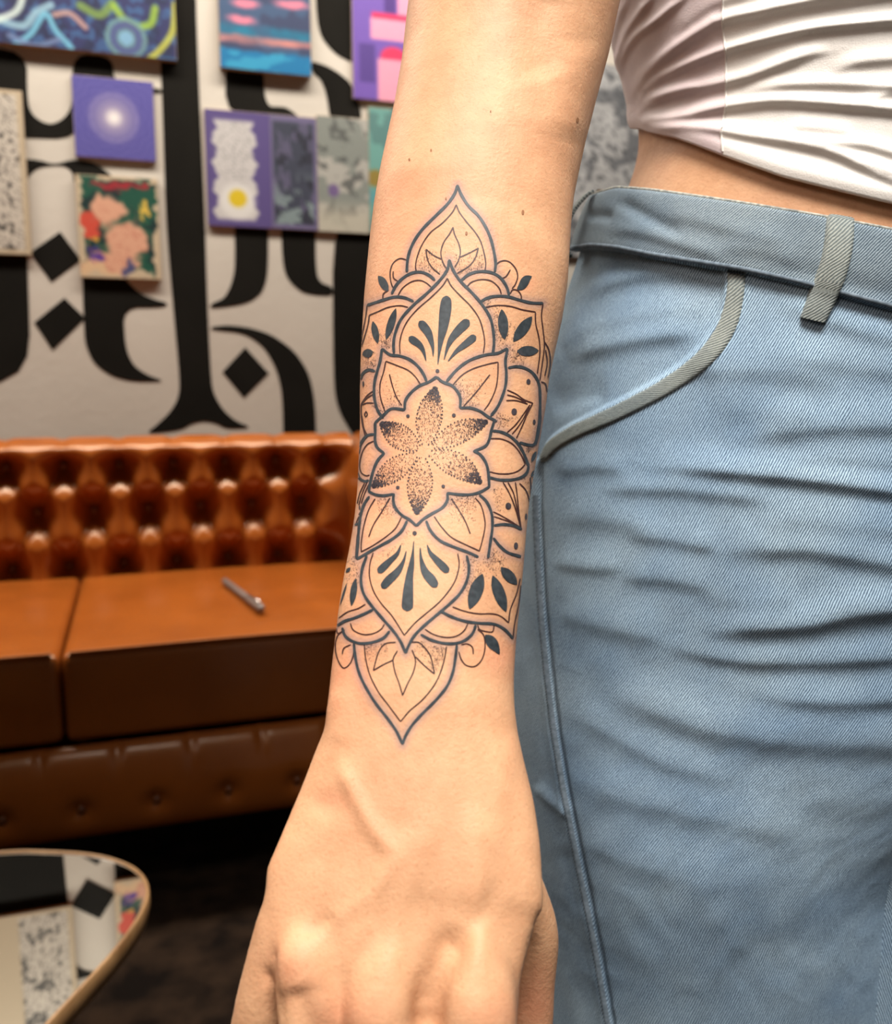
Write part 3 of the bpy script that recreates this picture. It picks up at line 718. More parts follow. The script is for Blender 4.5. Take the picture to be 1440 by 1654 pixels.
Bk(g1, 3.789, [(268, 628, 8), (290, 655, 44), (312, 695, 44), (328, 722, 8)], [(1206, 630, 6), (1172, 650, 50), (1145, 690, 46), (1115, 712, 10)], leaf((236, 905), (266, 1042), 42), leaf((377, 826), (316, 1018), 46), leaf((1022, 832), (1040, 1018), 62), leaf((1207, 876), (1093, 1030), 66), leaf((1114, 1090), (1248, 1085), 62),
   [(172, 1112, 10), (190, 1105, 44), (215, 1098, 50), (236, 1090, 14)],
   [(686, 750, 44), (683, 790, 66), (677, 850, 72), (665, 940, 58), (650, 1020, 36), (640, 1100, 16), (632, 1172, 5)], [(520, 905, 34), (540, 930, 52), (570, 970, 50), (590, 1020, 34), (602, 1070, 18), (604, 1122, 5)], [(456, 1002, 28), (480, 1020, 46), (520, 1050, 38), (545, 1090, 22), (561, 1150, 5)],
   [(822, 898, 36), (800, 920, 56), (755, 965, 52), (715, 1015, 38), (690, 1070, 20), (670, 1142, 5)], [(866, 998, 28), (845, 1010, 46), (795, 1050, 40), (745, 1090, 24), (693, 1152, 5)])
D(g1, 3.789, (630, 1210, 12), (178, 1290, 6, 18), (1185, 1275, 13, 17))
# group 2
K(g2, [(625, 185), (660, 215), (720, 240), (755, 280), (770, 320), (768, 378)], [(768, 376), (830, 375), (890, 395), (940, 430), (992, 457)], [(978, 450), (960, 510), (945, 570), (920, 610), (848, 642)], [(848, 638), (890, 660), (925, 710), (940, 770), (946, 860)], [(950, 855), (890, 890), (830, 905), (760, 905), (688, 895)],
  [(690, 893), (690, 940), (660, 985), (600, 1020), (545, 1055), (500, 1098)], [(502, 1098), (460, 1060), (410, 1030), (370, 980), (360, 930), (366, 898)], [(366, 902), (300, 912), (250, 905), (208, 885)], [(210, 888), (225, 810), (245, 740), (270, 690), (307, 650)], [(306, 653), (265, 620), (250, 580), (250, 530), (250, 462)], [(248, 467), (300, 420), (350, 380), (432, 387)], [(430, 388), (435, 330), (470, 280), (520, 240), (580, 215), (627, 183)],
  [(215, 915), (180, 970), (160, 1040), (150, 1120), (145, 1200), (136, 1300)], [(445, 1065), (410, 1130), (350, 1180), (260, 1230), (190, 1270), (136, 1302)], [(885, 905), (930, 950), (960, 1020), (965, 1100), (955, 1180), (938, 1295)], [(560, 1065), (590, 1130), (650, 1190), (740, 1230), (820, 1260), (880, 1288)],
  [(245, 535), (200, 545), (165, 590), (148, 650), (140, 740), (150, 800), (190, 825), (210, 815)], [(965, 515), (1010, 520), (1060, 540), (1110, 580), (1150, 640), (1187, 732)], [(1187, 728), (1175, 770), (1140, 800), (1080, 815), (1010, 815), (945, 800)],
  [(1060, 130), (1110, 122), (1160, 130), (1210, 160), (1245, 215), (1255, 280), (1255, 400), (1245, 500), (1225, 590), (1190, 602), (1130, 585)], [(975, 1095), (1030, 1088), (1090, 1095), (1145, 1118)], [(970, 1170), (1010, 1220), (1060, 1260), (1140, 1285)], [(125, 1092), (160, 1078)])
T_(g2, [(240, 270), (200, 300), (165, 350)], [(240, 290), (200, 315), (166, 352)], [(240, 345), (200, 345), (167, 358)], [(165, 350), (165, 420), (175, 490), (192, 555)], [(168, 420), (182, 500), (205, 548)], [(195, 395), (186, 412), (192, 430), (202, 415), (195, 395)],
   [(240, 578), (200, 600), (170, 650), (155, 720), (165, 770), (195, 790), (215, 785)], [(200, 830), (170, 900), (150, 970)], [(185, 835), (155, 900), (140, 960)], [(218, 830), (185, 900), (165, 960)], [(150, 1040), (132, 1085)], [(175, 990), (150, 1030)],
   [(1055, 265), (1110, 290), (1160, 325), (1212, 345)], [(1055, 295), (1110, 310), (1170, 340)], [(1050, 330), (1110, 330), (1180, 350)], [(1212, 343), (1175, 420), (1145, 490), (1112, 560)], [(1195, 355), (1150, 420), (1105, 480), (1055, 525)], [(1190, 370), (1155, 440), (1115, 500), (1085, 535)],
   [(955, 562), (1020, 565), (1080, 590), (1120, 630), (1150, 680), (1165, 720)], [(1165, 720), (1130, 755), (1080, 775), (1010, 778), (945, 765)],
   [(1030, 830), (1065, 890), (1095, 960), (1120, 1040), (1140, 1115)], [(1060, 830), (1095, 900), (1115, 990), (1138, 1100)], [(1105, 830), (1115, 900), (1125, 1000), (1140, 1112)], [(970, 1010), (1020, 1035), (1080, 1070), (1140, 1112)], [(975, 1040), (1030, 1058), (1090, 1080), (1135, 1105)],
   [(1130, 835), (1170, 880), (1190, 940), (1190, 1010), (1182, 1060)], [(1255, 400), (1262, 440), (1248, 540), (1232, 600)], [(1195, 800), (1200, 860), (1198, 930)],
   [(250, 930), (210, 1000), (180, 1100), (165, 1200), (165, 1258)], [(165, 1256), (240, 1215), (320, 1160), (375, 1110), (410, 1045)], [(340, 925), (290, 1010), (240, 1090), (210, 1165)], [(860, 925), (895, 970), (915, 1040), (920, 1100), (905, 1180), (885, 1252)], [(885, 1250), (820, 1220), (720, 1170), (660, 1110), (610, 1040)], [(715, 930), (760, 1000), (800, 1070), (830, 1145)],
   [(130, 1290), (138, 1180), (150, 1110)])
D(g2, 3.789, (450, 425, 11), (730, 420, 12), (388, 862, 11), (665, 855, 11), (490, 1142, 12), (1220, 460, 9, 15), (1098, 398, 17, 21), (1062, 975, 18, 21), (1108, 1215, 12, 18), (1170, 1040, 7, 20), (155, 985, 5, 14))
Bk(g2, 3.789, leaf((1232, 640), (1203, 705), 24), leaf((1222, 755), (1200, 800), 18))
# group 3
K(g3, [(333, 205), (305, 290), (300, 370), (320, 440), (370, 510), (430, 580), (490, 650), (530, 710), (557, 775)], [(912, 205), (925, 280), (910, 360), (870, 430), (810, 490), (740, 550), (670, 610), (610, 670), (575, 730), (557, 775)],
  [(190, 625), (205, 670), (240, 700), (300, 718), (370, 710), (430, 685), (465, 645)], [(645, 665), (700, 695), (770, 715), (840, 718), (900, 700), (945, 660), (965, 610)], [(370, 520), (320, 545), (260, 570), (200, 590), (155, 620)], [(760, 530), (830, 565), (910, 590), (990, 600), (1070, 605), (1130, 635), (1180, 688)],
  [(258, 715), (265, 790), (285, 880), (320, 960), (380, 1060), (450, 1150), (505, 1230), (540, 1305)], [(855, 725), (845, 810), (830, 890), (795, 970), (730, 1050), (650, 1130), (590, 1200), (555, 1260), (540, 1305)])
T_(g3, [(370, 190), (350, 260), (350, 340), (375, 420), (420, 490), (480, 560), (550, 670)], [(860, 195), (868, 260), (850, 340), (810, 410), (750, 480), (680, 540), (610, 600), (550, 670)], [(237, 600), (255, 640), (310, 665), (370, 660), (415, 635), (435, 605)], [(670, 635), (720, 665), (790, 682), (850, 675), (895, 645), (920, 600)],
   [(325, 490), (280, 515), (220, 535), (170, 570)], [(1180, 688), (1190, 600), (1215, 480), (1226, 380)], [(830, 505), (900, 530), (980, 545), (1060, 545), (1110, 560), (1155, 597)], [(1155, 597), (1165, 520), (1200, 430), (1222, 340)],
   [(205, 640), (165, 670), (150, 730), (160, 800), (195, 860), (235, 835), (255, 780), (255, 720)], [(190, 780), (200, 745), (240, 725)], [(975, 635), (1010, 670), (1018, 740), (1000, 810), (960, 850), (910, 845), (880, 810), (866, 765)], [(950, 780), (945, 740), (915, 720), (880, 725)], [(975, 610), (985, 635), (1010, 645), (1060, 650), (1070, 615)], [(155, 620), (165, 660), (200, 640)],
   [(318, 720), (325, 800), (350, 900), (400, 1000), (460, 1080), (528, 1172)], [(795, 735), (780, 820), (750, 910), (710, 980), (650, 1050), (580, 1110), (528, 1172)], [(510, 760), (485, 810), (495, 880), (520, 950), (540, 1020)], [(595, 755), (615, 820), (600, 890), (570, 950), (540, 1020)], [(500, 710), (440, 720), (400, 770), (370, 875)], [(370, 875), (430, 840), (485, 815)], [(590, 710), (640, 715), (690, 770), (710, 820), (725, 895)], [(725, 895), (670, 850), (615, 795)])
Bk(g3, 3.6, [(605, 122, 4), (600, 190, 14), (592, 260, 32), (580, 330, 44), (572, 420, 60), (568, 500, 66), (568, 530, 44)], [(532, 142, 5), (510, 195, 22), (470, 235, 34), (425, 278, 44), (398, 306, 32)], [(562, 178, 5), (545, 240, 18), (510, 300, 40), (460, 350, 50), (420, 396, 38)], [(682, 142, 5), (700, 190, 22), (740, 235, 38), (780, 276, 46), (806, 304, 34)], [(642, 158, 5), (648, 230, 20), (670, 300, 44), (705, 345, 56), (738, 390, 40)],
   leaf((268, 340), (243, 500), 38), leaf((238, 276), (212, 306), 20), leaf((218, 365), (178, 495), 12), leaf((1003, 312), (928, 518), 78), leaf((1062, 322), (1140, 534), 68), leaf((1110, 275), (1204, 375), 60), [(1018, 668, 10), (1042, 692, 54), (1065, 722, 62), (1086, 752, 38), (1102, 782, 5)])
D(g3, 3.6, (610, 77, 13), (1197, 150, 12, 20))

arm_faces = []
pc = np.empty(len(me2.polygons)*3); me2.polygons.foreach_get('center', pc); pcd = (pc.reshape(-1, 3)-CAM)@Fv
keep = np.where(pcd < .43)[0]
lv = np.empty(len(me2.loops), int); me2.loops.foreach_get('vertex_index', lv)
ls_ = np.empty(len(me2.polygons), int); me2.polygons.foreach_get('loop_start', ls_); lt = np.empty(len(me2.polygons), int); me2.polygons.foreach_get('loop_total', lt)
q4 = keep[lt[keep] == 4]; quads = lv[ls_[q4][:, None]+np.arange(4)]
bv_arm = BVHTree.FromPolygons([tuple(v) for v in co], [tuple(map(int, f)) for f in quads])
camv = Vector(CAM)
def cast(bv, x, y, lift):
    d = Vector(ray(x, y)).normalized(); hit, n_, i, dist = bv.ray_cast(camv, d)
    if hit is None: return None
    return hit+n_*lift-d*(lift*.3), n_
def lay_strokes(name, strokes, lift, m, parent, across=3):
    V, F = [], []
    for q in strokes:                       # q: rows of px, py, width
        T = np.gradient(q[:, :2], axis=0); T /= np.linalg.norm(T, axis=1)[:, None]+1e-9
        N = np.stack([-T[:, 1], T[:, 0]], 1); prev = None
        for k in range(len(q)):
            row = []
            for j in range(across):
                o = (j/(across-1)-.5)*q[k, 2]; r = cast(bv_arm, q[k, 0]+N[k, 0]*o, q[k, 1]+N[k, 1]*o, lift)
                row.append(None if r is None else (len(V), r[0]))
                if r is not None: V.append(tuple(r[0]))
            if prev:
                for j in range(across-1):
                    c = (prev[j], prev[j+1], row[j+1], row[j])
                    if all(c) and (c[0][1]-c[2][1]).length < .006: F.append(tuple(x[0] for x in c))
            prev = row
    return mesh_obj(name, V, F, m, parent)
def stroke(pts, w, step=2.6):
    q = cr([p[:2] for p in pts], step=step); n = len(q)
    s = np.r_[0, np.cumsum(np.linalg.norm(np.diff(q, axis=0), axis=1))]; e = np.minimum(s, s[-1]-s)
    wd = w*np.clip(np.sqrt(np.clip((e+.7)/(w*.6), 0, 1)), .3, 1)*(1+.07*np.sin(s*.21+w*9))
    return np.column_stack([q, wd])
def blob(pts):
    q = cr(pts, step=2.2); s = np.r_[0, np.cumsum(np.linalg.norm(np.diff(q[:, :2], axis=0), axis=1))]
    hw = np.maximum(q[:, 2], .8); e0 = s; e1 = s[-1]-s
    r0, r1 = max(hw[0]/2, .1), max(hw[-1]/2, .1)
    f = np.sqrt(np.clip(1-np.clip(1-e0/r0, 0, 1)**2, .04, 1))*np.sqrt(np.clip(1-np.clip(1-e1/r1, 0, 1)**2, .04, 1))
    q[:, 2] = hw*f; return q
M_ink = noisy('slate_tattoo_ink', lin((40, 46, 50)), lin((56, 62, 66)), 500, .5, .25)
M_ink2 = noisy('brown_black_tattoo_ink', lin((54, 32, 30)), lin((66, 42, 38)), 500, .5, .25)
tat = lay_strokes('tattoo', [stroke(l, TH) for l in thick]+[blob(b) for b in blobs], .00012, M_ink, person, 4)
tat['label'] = 'black ornamental mandala flower tattoo around the forearm'
lay_strokes('fine_line', [stroke(l, TN) for l in thin], .0001, M_ink2, tat, 3)
M_dot = noisy('dotwork_ink', lin((50, 44, 48)), lin((66, 60, 64)), 500, .5, .25)
# dotwork
DV, DF = [], []
def dot(x, y, rx, ry=None, n=7):
    ry = ry or rx; r = cast(bv_arm, x, y, .00013)
    if r is None: return
    c = len(DV); ring = []
    for k in range(n):
        a = 2*math.pi*k/n; rr2 = cast(bv_arm, x+rx*math.cos(a), y+ry*math.sin(a), .00013)
        if rr2 is None or (rr2[0]-r[0]).length > .006: return
        ring.append(tuple(rr2[0]))
    DV.append(tuple(r[0])); DV.extend(ring)
    for k in range(n): DF.append((c, c+1+k, c+1+(k+1) % n))
for x, y, rx, ry in dots: dot(x, y, rx, ry, 12)
petals = [((556, 605), (580, 430), (617, 246), 150), ((598, 612), (770, 520), (935, 456), 128), ((582, 650), (760, 730), (898, 834), 140), ((540, 676), (522, 850), (504, 1026), 146), ((500, 660), (370, 750), (232, 858), 130), ((518, 622), (400, 550), (282, 466), 140)]
def stipple(tt, uu, x, y):
    dot(x, y, random.uniform(.55, 1.0), None, 5)
for a, m_, b, w_ in petals:
    q = cr(g2([a, m_, b]), n=80); T = np.gradient(q, axis=0); T /= np.linalg.norm(T, axis=1)[:, None]; ss = np.linspace(0, 1, 80)
    prof_w = lambda t: w_/3.789/2*(math.sin(math.pi*min(1, t*.93+.05)))**.85
    def place(t, o): return np.array([np.interp(t, ss, q[:, 0])-np.interp(t, ss, T[:, 1])*o, np.interp(t, ss, q[:, 1])+np.interp(t, ss, T[:, 0])*o])
    for _ in range(1150):
        t = random.random()**.62
        if random.random() > .36+.64*t*t: continue
        p = place(t, random.uniform(-1, 1)*prof_w(t))
        dot(p[0], p[1], random.uniform(.4, .85)*(1+.3*(t > .75)), None, 5)
    for s_ in (-1, 1):
        for k in range(17):
            t = .02+.96*k/16; p = place(t, s_*prof_w(t)*1.03)
            dot(p[0]+random.uniform(-.4, .4), p[1]+random.uniform(-.4, .4), 1.35, None, 6)
# shaded dot fields beside outlines: line, spread px, count, side
FIELDS = [(g1([(500, 600), (580, 610), (660, 620)]), 16, 80, -1), (g1([(760, 620), (840, 600), (915, 590)]), 18, 130, -1), (g1([(300, 1470), (330, 1430), (410, 1420)]), 20, 130, -1), (g1([(720, 1300), (780, 1400), (860, 1450)]), 20, 170, -1),
          (g1([(975, 900), (985, 1000), (1000, 1080)]), 16, 150, -1), (g1([(1060, 1080), (1080, 1150), (1150, 1185)]), 16, 150, -1), (g1([(360, 960), (340, 1060), (290, 1070)]), 14, 130, 1), (g1([(250, 1090), (255, 1180), (200, 1195)]), 14, 90, 1), (g1([(900, 800), (960, 860), (990, 900)]), 10, 60, -1),
          (g2([(260, 930), (340, 920), (400, 1000)]), 16, 130, 1), (g2([(690, 930), (780, 915), (870, 920)]), 18, 190, 1), (g2([(1000, 400), (985, 440), (1000, 500)]), 14, 90, -1), (g2([(960, 870), (975, 950), (970, 1000)]), 9, 50, -1), (g2([(1190, 600), (1215, 620), (1200, 660)]), 10, 50, 1), (g2([(1140, 810), (1180, 850), (1200, 920)]), 6, 60, -1),
          (g3([(930, 200), (990, 250), (1060, 170), (1150, 220)]), 20, 240, 1), (g3([(925, 280), (915, 350), (880, 420)]), 14, 110, -1), (g3([(270, 210), (290, 290), (292, 370)]), 10, 80, 1), (g3([(330, 720), (390, 730), (440, 710)]), 16, 120, 1), (g3([(640, 690), (720, 730), (790, 740)]), 16, 130, 1), (g3([(780, 740), (760, 820), (735, 880)]), 10, 90, 1), (g3([(410, 190), (540, 130), (560, 60)]), 8, 30, 1), (g1([(560, 460), (530, 540), (520, 600)]), 10, 60, -1)]
for l, sp, n_, sd in FIELDS:
    q = cr(l, n=60); T = np.gradient(q, axis=0); T /= np.linalg.norm(T, axis=1)[:, None]
    for _ in range(int(n_*1.5)):
        i = random.randrange(60); o = abs(random.gauss(0, sp))*sd+random.gauss(0, 1.5)
        dot(q[i, 0]-T[i, 1]*o, q[i, 1]+T[i, 0]*o, random.uniform(.4, .7), None, 4)
dw = mesh_obj('dotwork', DV, DF, M_dot, tat); tag(dw, kind='stuff')
# moles
M_mole = noisy('mole_brown', lin((134, 92, 62)), lin((146, 102, 70)), 300, .6, .2)
for x, y, a, b in ((932, 194, 2.2, 4.2), (696, 243, 1.6, 2.4), (661, 258, 1.6, 2.2), (844, 343, 2.2, 4), (753, 377, 2, 3.2), (720, 321, 1.4, 2), (792, 180, 1.2, 1.6)):
    DV, DF = [], []; dot(x, y, a, b, 10); mesh_obj('mole', DV, DF, M_mole, body)
# soft ink wash and reddening in the skin
kd_pts = np.vstack([stroke(l, TH)[:, :2] for l in thick])
kd = KDTree(len(kd_pts))
for i, p in enumerate(kd_pts): kd.insert((p[0], p[1], 0), i)
kd.balance()
wash = np.zeros(nv); red = np.zeros(nv)
for i in idx:
    if 290 < py[i] < 1220 and dep[i] < .43:
        d = kd.find((px[i], py[i], 0))[2]; wash[i] = .58*math.exp(-(d/8.5)**2)
for x, y, rx, ry, a in ((805, 1060, 36, 30, .35), (555, 1090, 40, 70, .3), (600, 700, 50, 300, .22), (850, 460, 16, 12, .3), (560, 1640, 60, 50, .35), (470, 1560, 40, 50, .25), (800, 1640, 60, 40, .25), (870, 1620, 30, 60, .35), (660, 230, 70, 200, .15), (535, 1300, 26, 26, .3)):
    red += a*np.exp(-((px-x)/rx)**2-((py-y)/ry)**2)*(dep < .44)
for nm, arr in (('ink_wash', wash), ('redness', np.clip(red, 0, .6))):
    at = me2.attributes.new(nm, 'FLOAT', 'POINT'); at.data.foreach_set('value', arr.astype(np.float32))

# ---- jeans
def denim(name, ang, light, dark, period=.00112, tint=0.0):
    m = mat(name, light, .85, spec=.15); t = NT(m)
    uv = t.n('ShaderNodeUVMap', uv_map='cloth'); sep = t.n('ShaderNodeSeparateXYZ'); t.l(uv.outputs[0], sep.inputs[0])
    nz = t.n('ShaderNodeTexNoise'); nz.inputs['Scale'].default_value = 900; nz.inputs['Detail'].default_value = 2; t.l(uv.outputs[0], nz.inputs['Vector'])
    nzb = t.n('ShaderNodeTexNoise'); nzb.inputs['Scale'].default_value = 90; t.l(uv.outputs[0], nzb.inputs['Vector'])
    c, s = math.cos(ang), math.sin(ang)
    k = 2*math.pi/period
    ph_ = t.math('ADD', t.math('MULTIPLY', sep.outputs[0], k*c), t.math('MULTIPLY', sep.outputs[1], k*s))
    ph_ = t.math('ADD', ph_, t.math('MULTIPLY', nz.outputs[0], 2.6)); ph_ = t.math('ADD', ph_, t.math('MULTIPLY', nzb.outputs[0], 5.0))
    wv = t.math('ADD', t.math('MULTIPLY', t.math('SINE', ph_), .5), .5)
    wv2 = t.math('MULTIPLY', wv, t.math('ADD', t.math('MULTIPLY', nz.outputs[0], 1.1), .4))
    r = t.ramp(wv2, [(.05, dark), (.85, light)])
    # broad fading of the wash
    nf = t.n('ShaderNodeTexNoise'); nf.inputs['Scale'].default_value = 16; nf.inputs['Detail'].default_value = 4; t.l(uv.outputs[0], nf.inputs['Vector'])
    fr = t.ramp(nf.outputs[0], [(.3, (.70, .76, .84)), (.7, (1.18, 1.14, 1.09))])
    t.l(t.mix(1.0, r.outputs[0], fr.outputs[0], 'MULTIPLY'), t.b.inputs['Base Color'])
    t.bump(wv2, .00028, .7); return m
LJ, DJ = tuple(lin((186, 212, 230))), tuple(lin((48, 72, 98)))
M_denim = denim('light_blue_denim', math.radians(-23), LJ, DJ)
M_denim_b = denim('waistband_denim', math.radians(-45), tuple(lin((160, 174, 180))), tuple(lin((58, 74, 88))))
M_denim_t = denim('worn_denim_edge', math.radians(-40), tuple(lin((160, 166, 160))), tuple(lin((92, 102, 104))), .0012)
M_thread = noisy('pale_worn_edge', lin((186, 184, 172)), lin((120, 126, 124)), 500, .9, .1)
TOPC = [(930, 322), (965, 313), (1000, 303), (1050, 307), (1100, 314), (1200, 329), (1320, 349), (1440, 372), (1600, 405), (1800, 430)]
BOTC = [(900, 408), (935, 405), (960, 401), (1000, 405), (1060, 418), (1150, 433), (1200, 441), (1290, 462), (1440, 503), (1600, 540), (1800, 560)]
phj = phis(540, 120)
zt_, zb_ = zcurve(phj, TOPC, JEAN_L), zcurve(phj, BOTC, JEAN_L)
def smoothc(z, k=9):
    e = np.r_[z[-k:], z, z[:k]]; return np.convolve(e, np.ones(2*k+1)/(2*k+1), 'valid')
zt_, zb_ = smoothc(zt_), smoothc(zb_)
Xr, Fr, _, _ = section(phj, np.full(phj.shape, .95), JEAN_L)
arc = np.r_[0, np.cumsum(np.hypot(np.diff(Xr), np.diff(Fr)))]
POCKET_OUT = [(1172, 436), (1171, 470), (1160, 515), (1138, 552), (1105, 585), (1060, 616), (1015, 641), (965, 666), (920, 688), (885, 712), (872, 738)]
POCKET_IN = [(1206, 440), (1202, 480), (1192, 525), (1170, 566), (1135, 602), (1088, 634), (1040, 660), (990, 684), (942, 704), (905, 724), (880, 748)]
SEAM = [(874, 742), (872, 800), (873, 850), (878, 950), (884, 1030), (897, 1150), (912, 1250), (925, 1320), (945, 1420), (965, 1520), (988, 1654), (1004, 1740)]
# folds: crest line (upper edge of the shaded band), width px, height mm
FOLDS = [([(890, 560), (960, 520), (1060, 500), (1140, 494)], 16, 1.2), ([(900, 1130), (980, 1180), (1080, 1230), (1200, 1260)], 18, 1.3), ([(1000, 930), (1080, 934), (1160, 950)], 14, 1.2), ([(1180, 1110), (1290, 1128), (1440, 1130)], 14, 1.3), ([(1240, 740), (1340, 736), (1440, 746)], 14, 1.2), ([(890, 760), (950, 752), (1020, 756)], 14, 1.2), ([(1010, 1390), (1130, 1420), (1260, 1420)], 26, .9), ([(940, 1350), (1020, 1390), (1100, 1400)], 20, .8), ([(1230, 560), (1330, 580), (1450, 600)], 18, 1.2), ([(890, 905), (950, 915), (1010, 912)], 12, 1.0),
         ([(1090, 590), (1180, 592), (1280, 596), (1360, 618)], 26, 2.4), ([(1180, 706), (1260, 694), (1340, 686), (1460, 684)], 20, 2.6), ([(1040, 748), (1120, 754), (1207, 762), (1320, 774), (1460, 794)], 14, 3.4), ([(960, 786), (1040, 786), (1120, 790), (1250, 806)], 15, 1.8),
         ([(1160, 886), (1230, 884), (1320, 886), (1460, 912)], 18, 2.6), ([(1010, 862), (1080, 868), (1164, 886)], 14, 1.4), ([(1120, 1018), (1200, 1012), (1300, 1006), (1381, 988), (1460, 980)], 18, 3.6), ([(1060, 1036), (1130, 1054), (1209, 1066), (1330, 1066), (1440, 1060)], 14, 2.0), ([(960, 1100), (1030, 1132), (1122, 1166), (1252, 1190), (1440, 1198)], 26, 3.0),
         ([(910, 1236), (980, 1274), (1060, 1300), (1165, 1320), (1316, 1352)], 22, 1.5), ([(940, 478), (990, 452), (1060, 438), (1150, 444)], 13, 2.0), ([(905, 580), (960, 560), (1030, 545), (1130, 532)], 16, 2.4), ([(880, 660), (930, 640), (980, 640)], 16, -1.6), ([(900, 985), (980, 1010), (1080, 1030)], 18, 1.3), ([(1130, 960), (1220, 966), (1300, 960)], 20, 1.4), ([(900, 830), (980, 836), (1060, 850)], 20, 1.2),
         ([(1250, 480), (1320, 510), (1440, 545)], 16, 1.5), ([(1140, 660), (1230, 655), (1330, 665)], 24, 1.2), ([(1200, 840), (1300, 836), (1440, 850)], 22, 1.8), ([(1080, 1440), (1200, 1460), (1350, 1440)], 60, 1.6), ([(1000, 1560), (1100, 1540), (1200, 1580)], 60, 1.2), ([(858, 1268), (890, 1296), (925, 1322)], 7, 1.4), ([(950, 1480), (935, 1420), (910, 1360)], 14, -1.0), ([(1250, 1120), (1340, 1130), (1440, 1120)], 20, 1.2), ([(1280, 1280), (1370, 1290), (1460, 1280)], 30, 1.4)]
WFOLDS = [([(890, 560), (960, 520), (1060, 500), (1140, 494)], 16, 1.2), ([(900, 1130), (980, 1180), (1080, 1230), (1200, 1260)], 18, 1.3), ([(1000, 930), (1080, 934), (1160, 950)], 14, 1.2), ([(1180, 1110), (1290, 1128), (1440, 1130)], 14, 1.3), ([(1240, 740), (1340, 736), (1440, 746)], 14, 1.2), ([(890, 760), (950, 752), (1020, 756)], 14, 1.2), ([(1010, 1390), (1130, 1420), (1260, 1420)], 26, .9), ([(940, 1350), (1020, 1390), (1100, 1400)], 20, .8), ([(1230, 560), (1330, 580), (1450, 600)], 18, 1.2), ([(890, 905), (950, 915), (1010, 912)], 12, 1.0),
         ([(1000, 326), (1030, 342), (1065, 362), (1110, 385)], 7, -2.2), ([(955, 350), (985, 352), (1000, 356)], 6, -1.8), ([(985, 372), (1040, 376), (1110, 398), (1180, 420)], 9, 1.6), ([(1080, 340), (1180, 370), (1280, 395)], 12, 1.2), ([(1240, 430), (1340, 455), (1440, 480)], 10, -1.4), ([(1160, 400), (1230, 405), (1300, 430)], 12, 1.2)]
def folds(PX, PY, L):
    h = np.zeros(PX.shape)
    for pts, w_, a in L:
        if pts[-1][0] >= 1395:      # carry the fold on round the front of the body
            (xa, ya), (xb, yb) = pts[-2:]; pts = list(pts)+[(xb+170, yb+120*(yb-ya)/(xb-xa))]
        q = cr(pts, n=20); m = (PX > q[:, 0].min()-4*w_) & (PX < q[:, 0].max()+4*w_) & (PY > q[:, 1].min()-5*w_) & (PY < q[:, 1].max()+5*w_)
        if not m.any(): continue
        d, s, t = seg_dist(PX[m], PY[m], q); sd = d*s
        prof_ = np.where(sd < 0, np.exp(-(sd/(1.9*w_))**2), np.exp(-(sd/(1.0*w_))**2))   # steep under the crest
        h[m] += .85*a*prof_*np.clip(np.sin(np.pi*np.clip(t, 0.02, .98))*1.7, 0, 1)
    return h*.001
def in_poly(x, y, poly):
    r = np.zeros(x.shape, bool); n = len(poly)
    for i in range(n):
        x1, y1 = poly[i]; x2, y2 = poly[(i+1) % n]
        c = ((y1 > y) != (y2 > y)) & (x < (x2-x1)*(y-y1)/(y2-y1+1e-12)+x1); r ^= c
    return r
nd = 400
lev = np.r_[np.linspace(0, 1, nd), 1+np.linspace(0, 1, 40)[1:]]
Zl = []
zvis = .575
for l in lev:
    if l <= 1: Zl.append((zb_+.004)*(1-l)+zvis*l)
    else: Zl.append(np.full(phj.shape, zvis*(2-l)+.075*(l-1)))
Zl = np.array(Zl); PH = np.repeat(phj[None], len(lev), 0)
Xj, Fj, nxj, nyj = section(PH, Zl, JEAN_L, 0, True)
P0 = W(Xj, Fj, Zl); pxj, pyj, dj = proj(P0)
front = np.clip((CF+.045-Fj)/.03, 0, 1)
hj = folds(pxj, pyj, FOLDS)
pout = cr(POCKET_OUT, n=40)
poly = [tuple(p) for p in pout]+[(860, 742), (860, 400), (1180, 400)]
d_, s_, t_ = seg_dist(pxj, pyj, pout)
inp = in_poly(pxj, pyj, poly)
hj -= np.where(inp, .0026*np.clip(d_/7, 0, 1), 0)
sq = cr(SEAM, n=40); d_, s_, t_ = seg_dist(pxj, pyj, sq)
hj -= .0018*np.exp(-(d_/4.5)**2)*(pyj > 745)
hj += .0012*np.exp(-((d_-12)/8)**2)*(pyj > 745)*(s_ > 0)
hj *= front
hj += .0007*(fbm(arc[None]*100+0*Zl, Zl*100, .35, 201)-.5)*2
hem = np.exp(-((Zl-.085)/.012)**2)*.002
Pj = P0+W(nxj*(hj+hem), nyj*(hj+hem), 0*Zl)
i0 = int(np.argmin(np.abs(phj-math.radians(240))))
arcs = np.concatenate([np.zeros((len(lev), 1)), np.cumsum(np.hypot(np.diff(Xj, axis=1), np.diff(Fj, axis=1)), axis=1)], 1)
uvj = np.stack([arcs-arcs[:, i0:i0+1], Zl], -1)
jeans = grid_obj('jeans', Pj, M_denim, person, wrap=True, uv=uvj)
jeans['label'] = 'light blue denim jeans with curved front pocket'
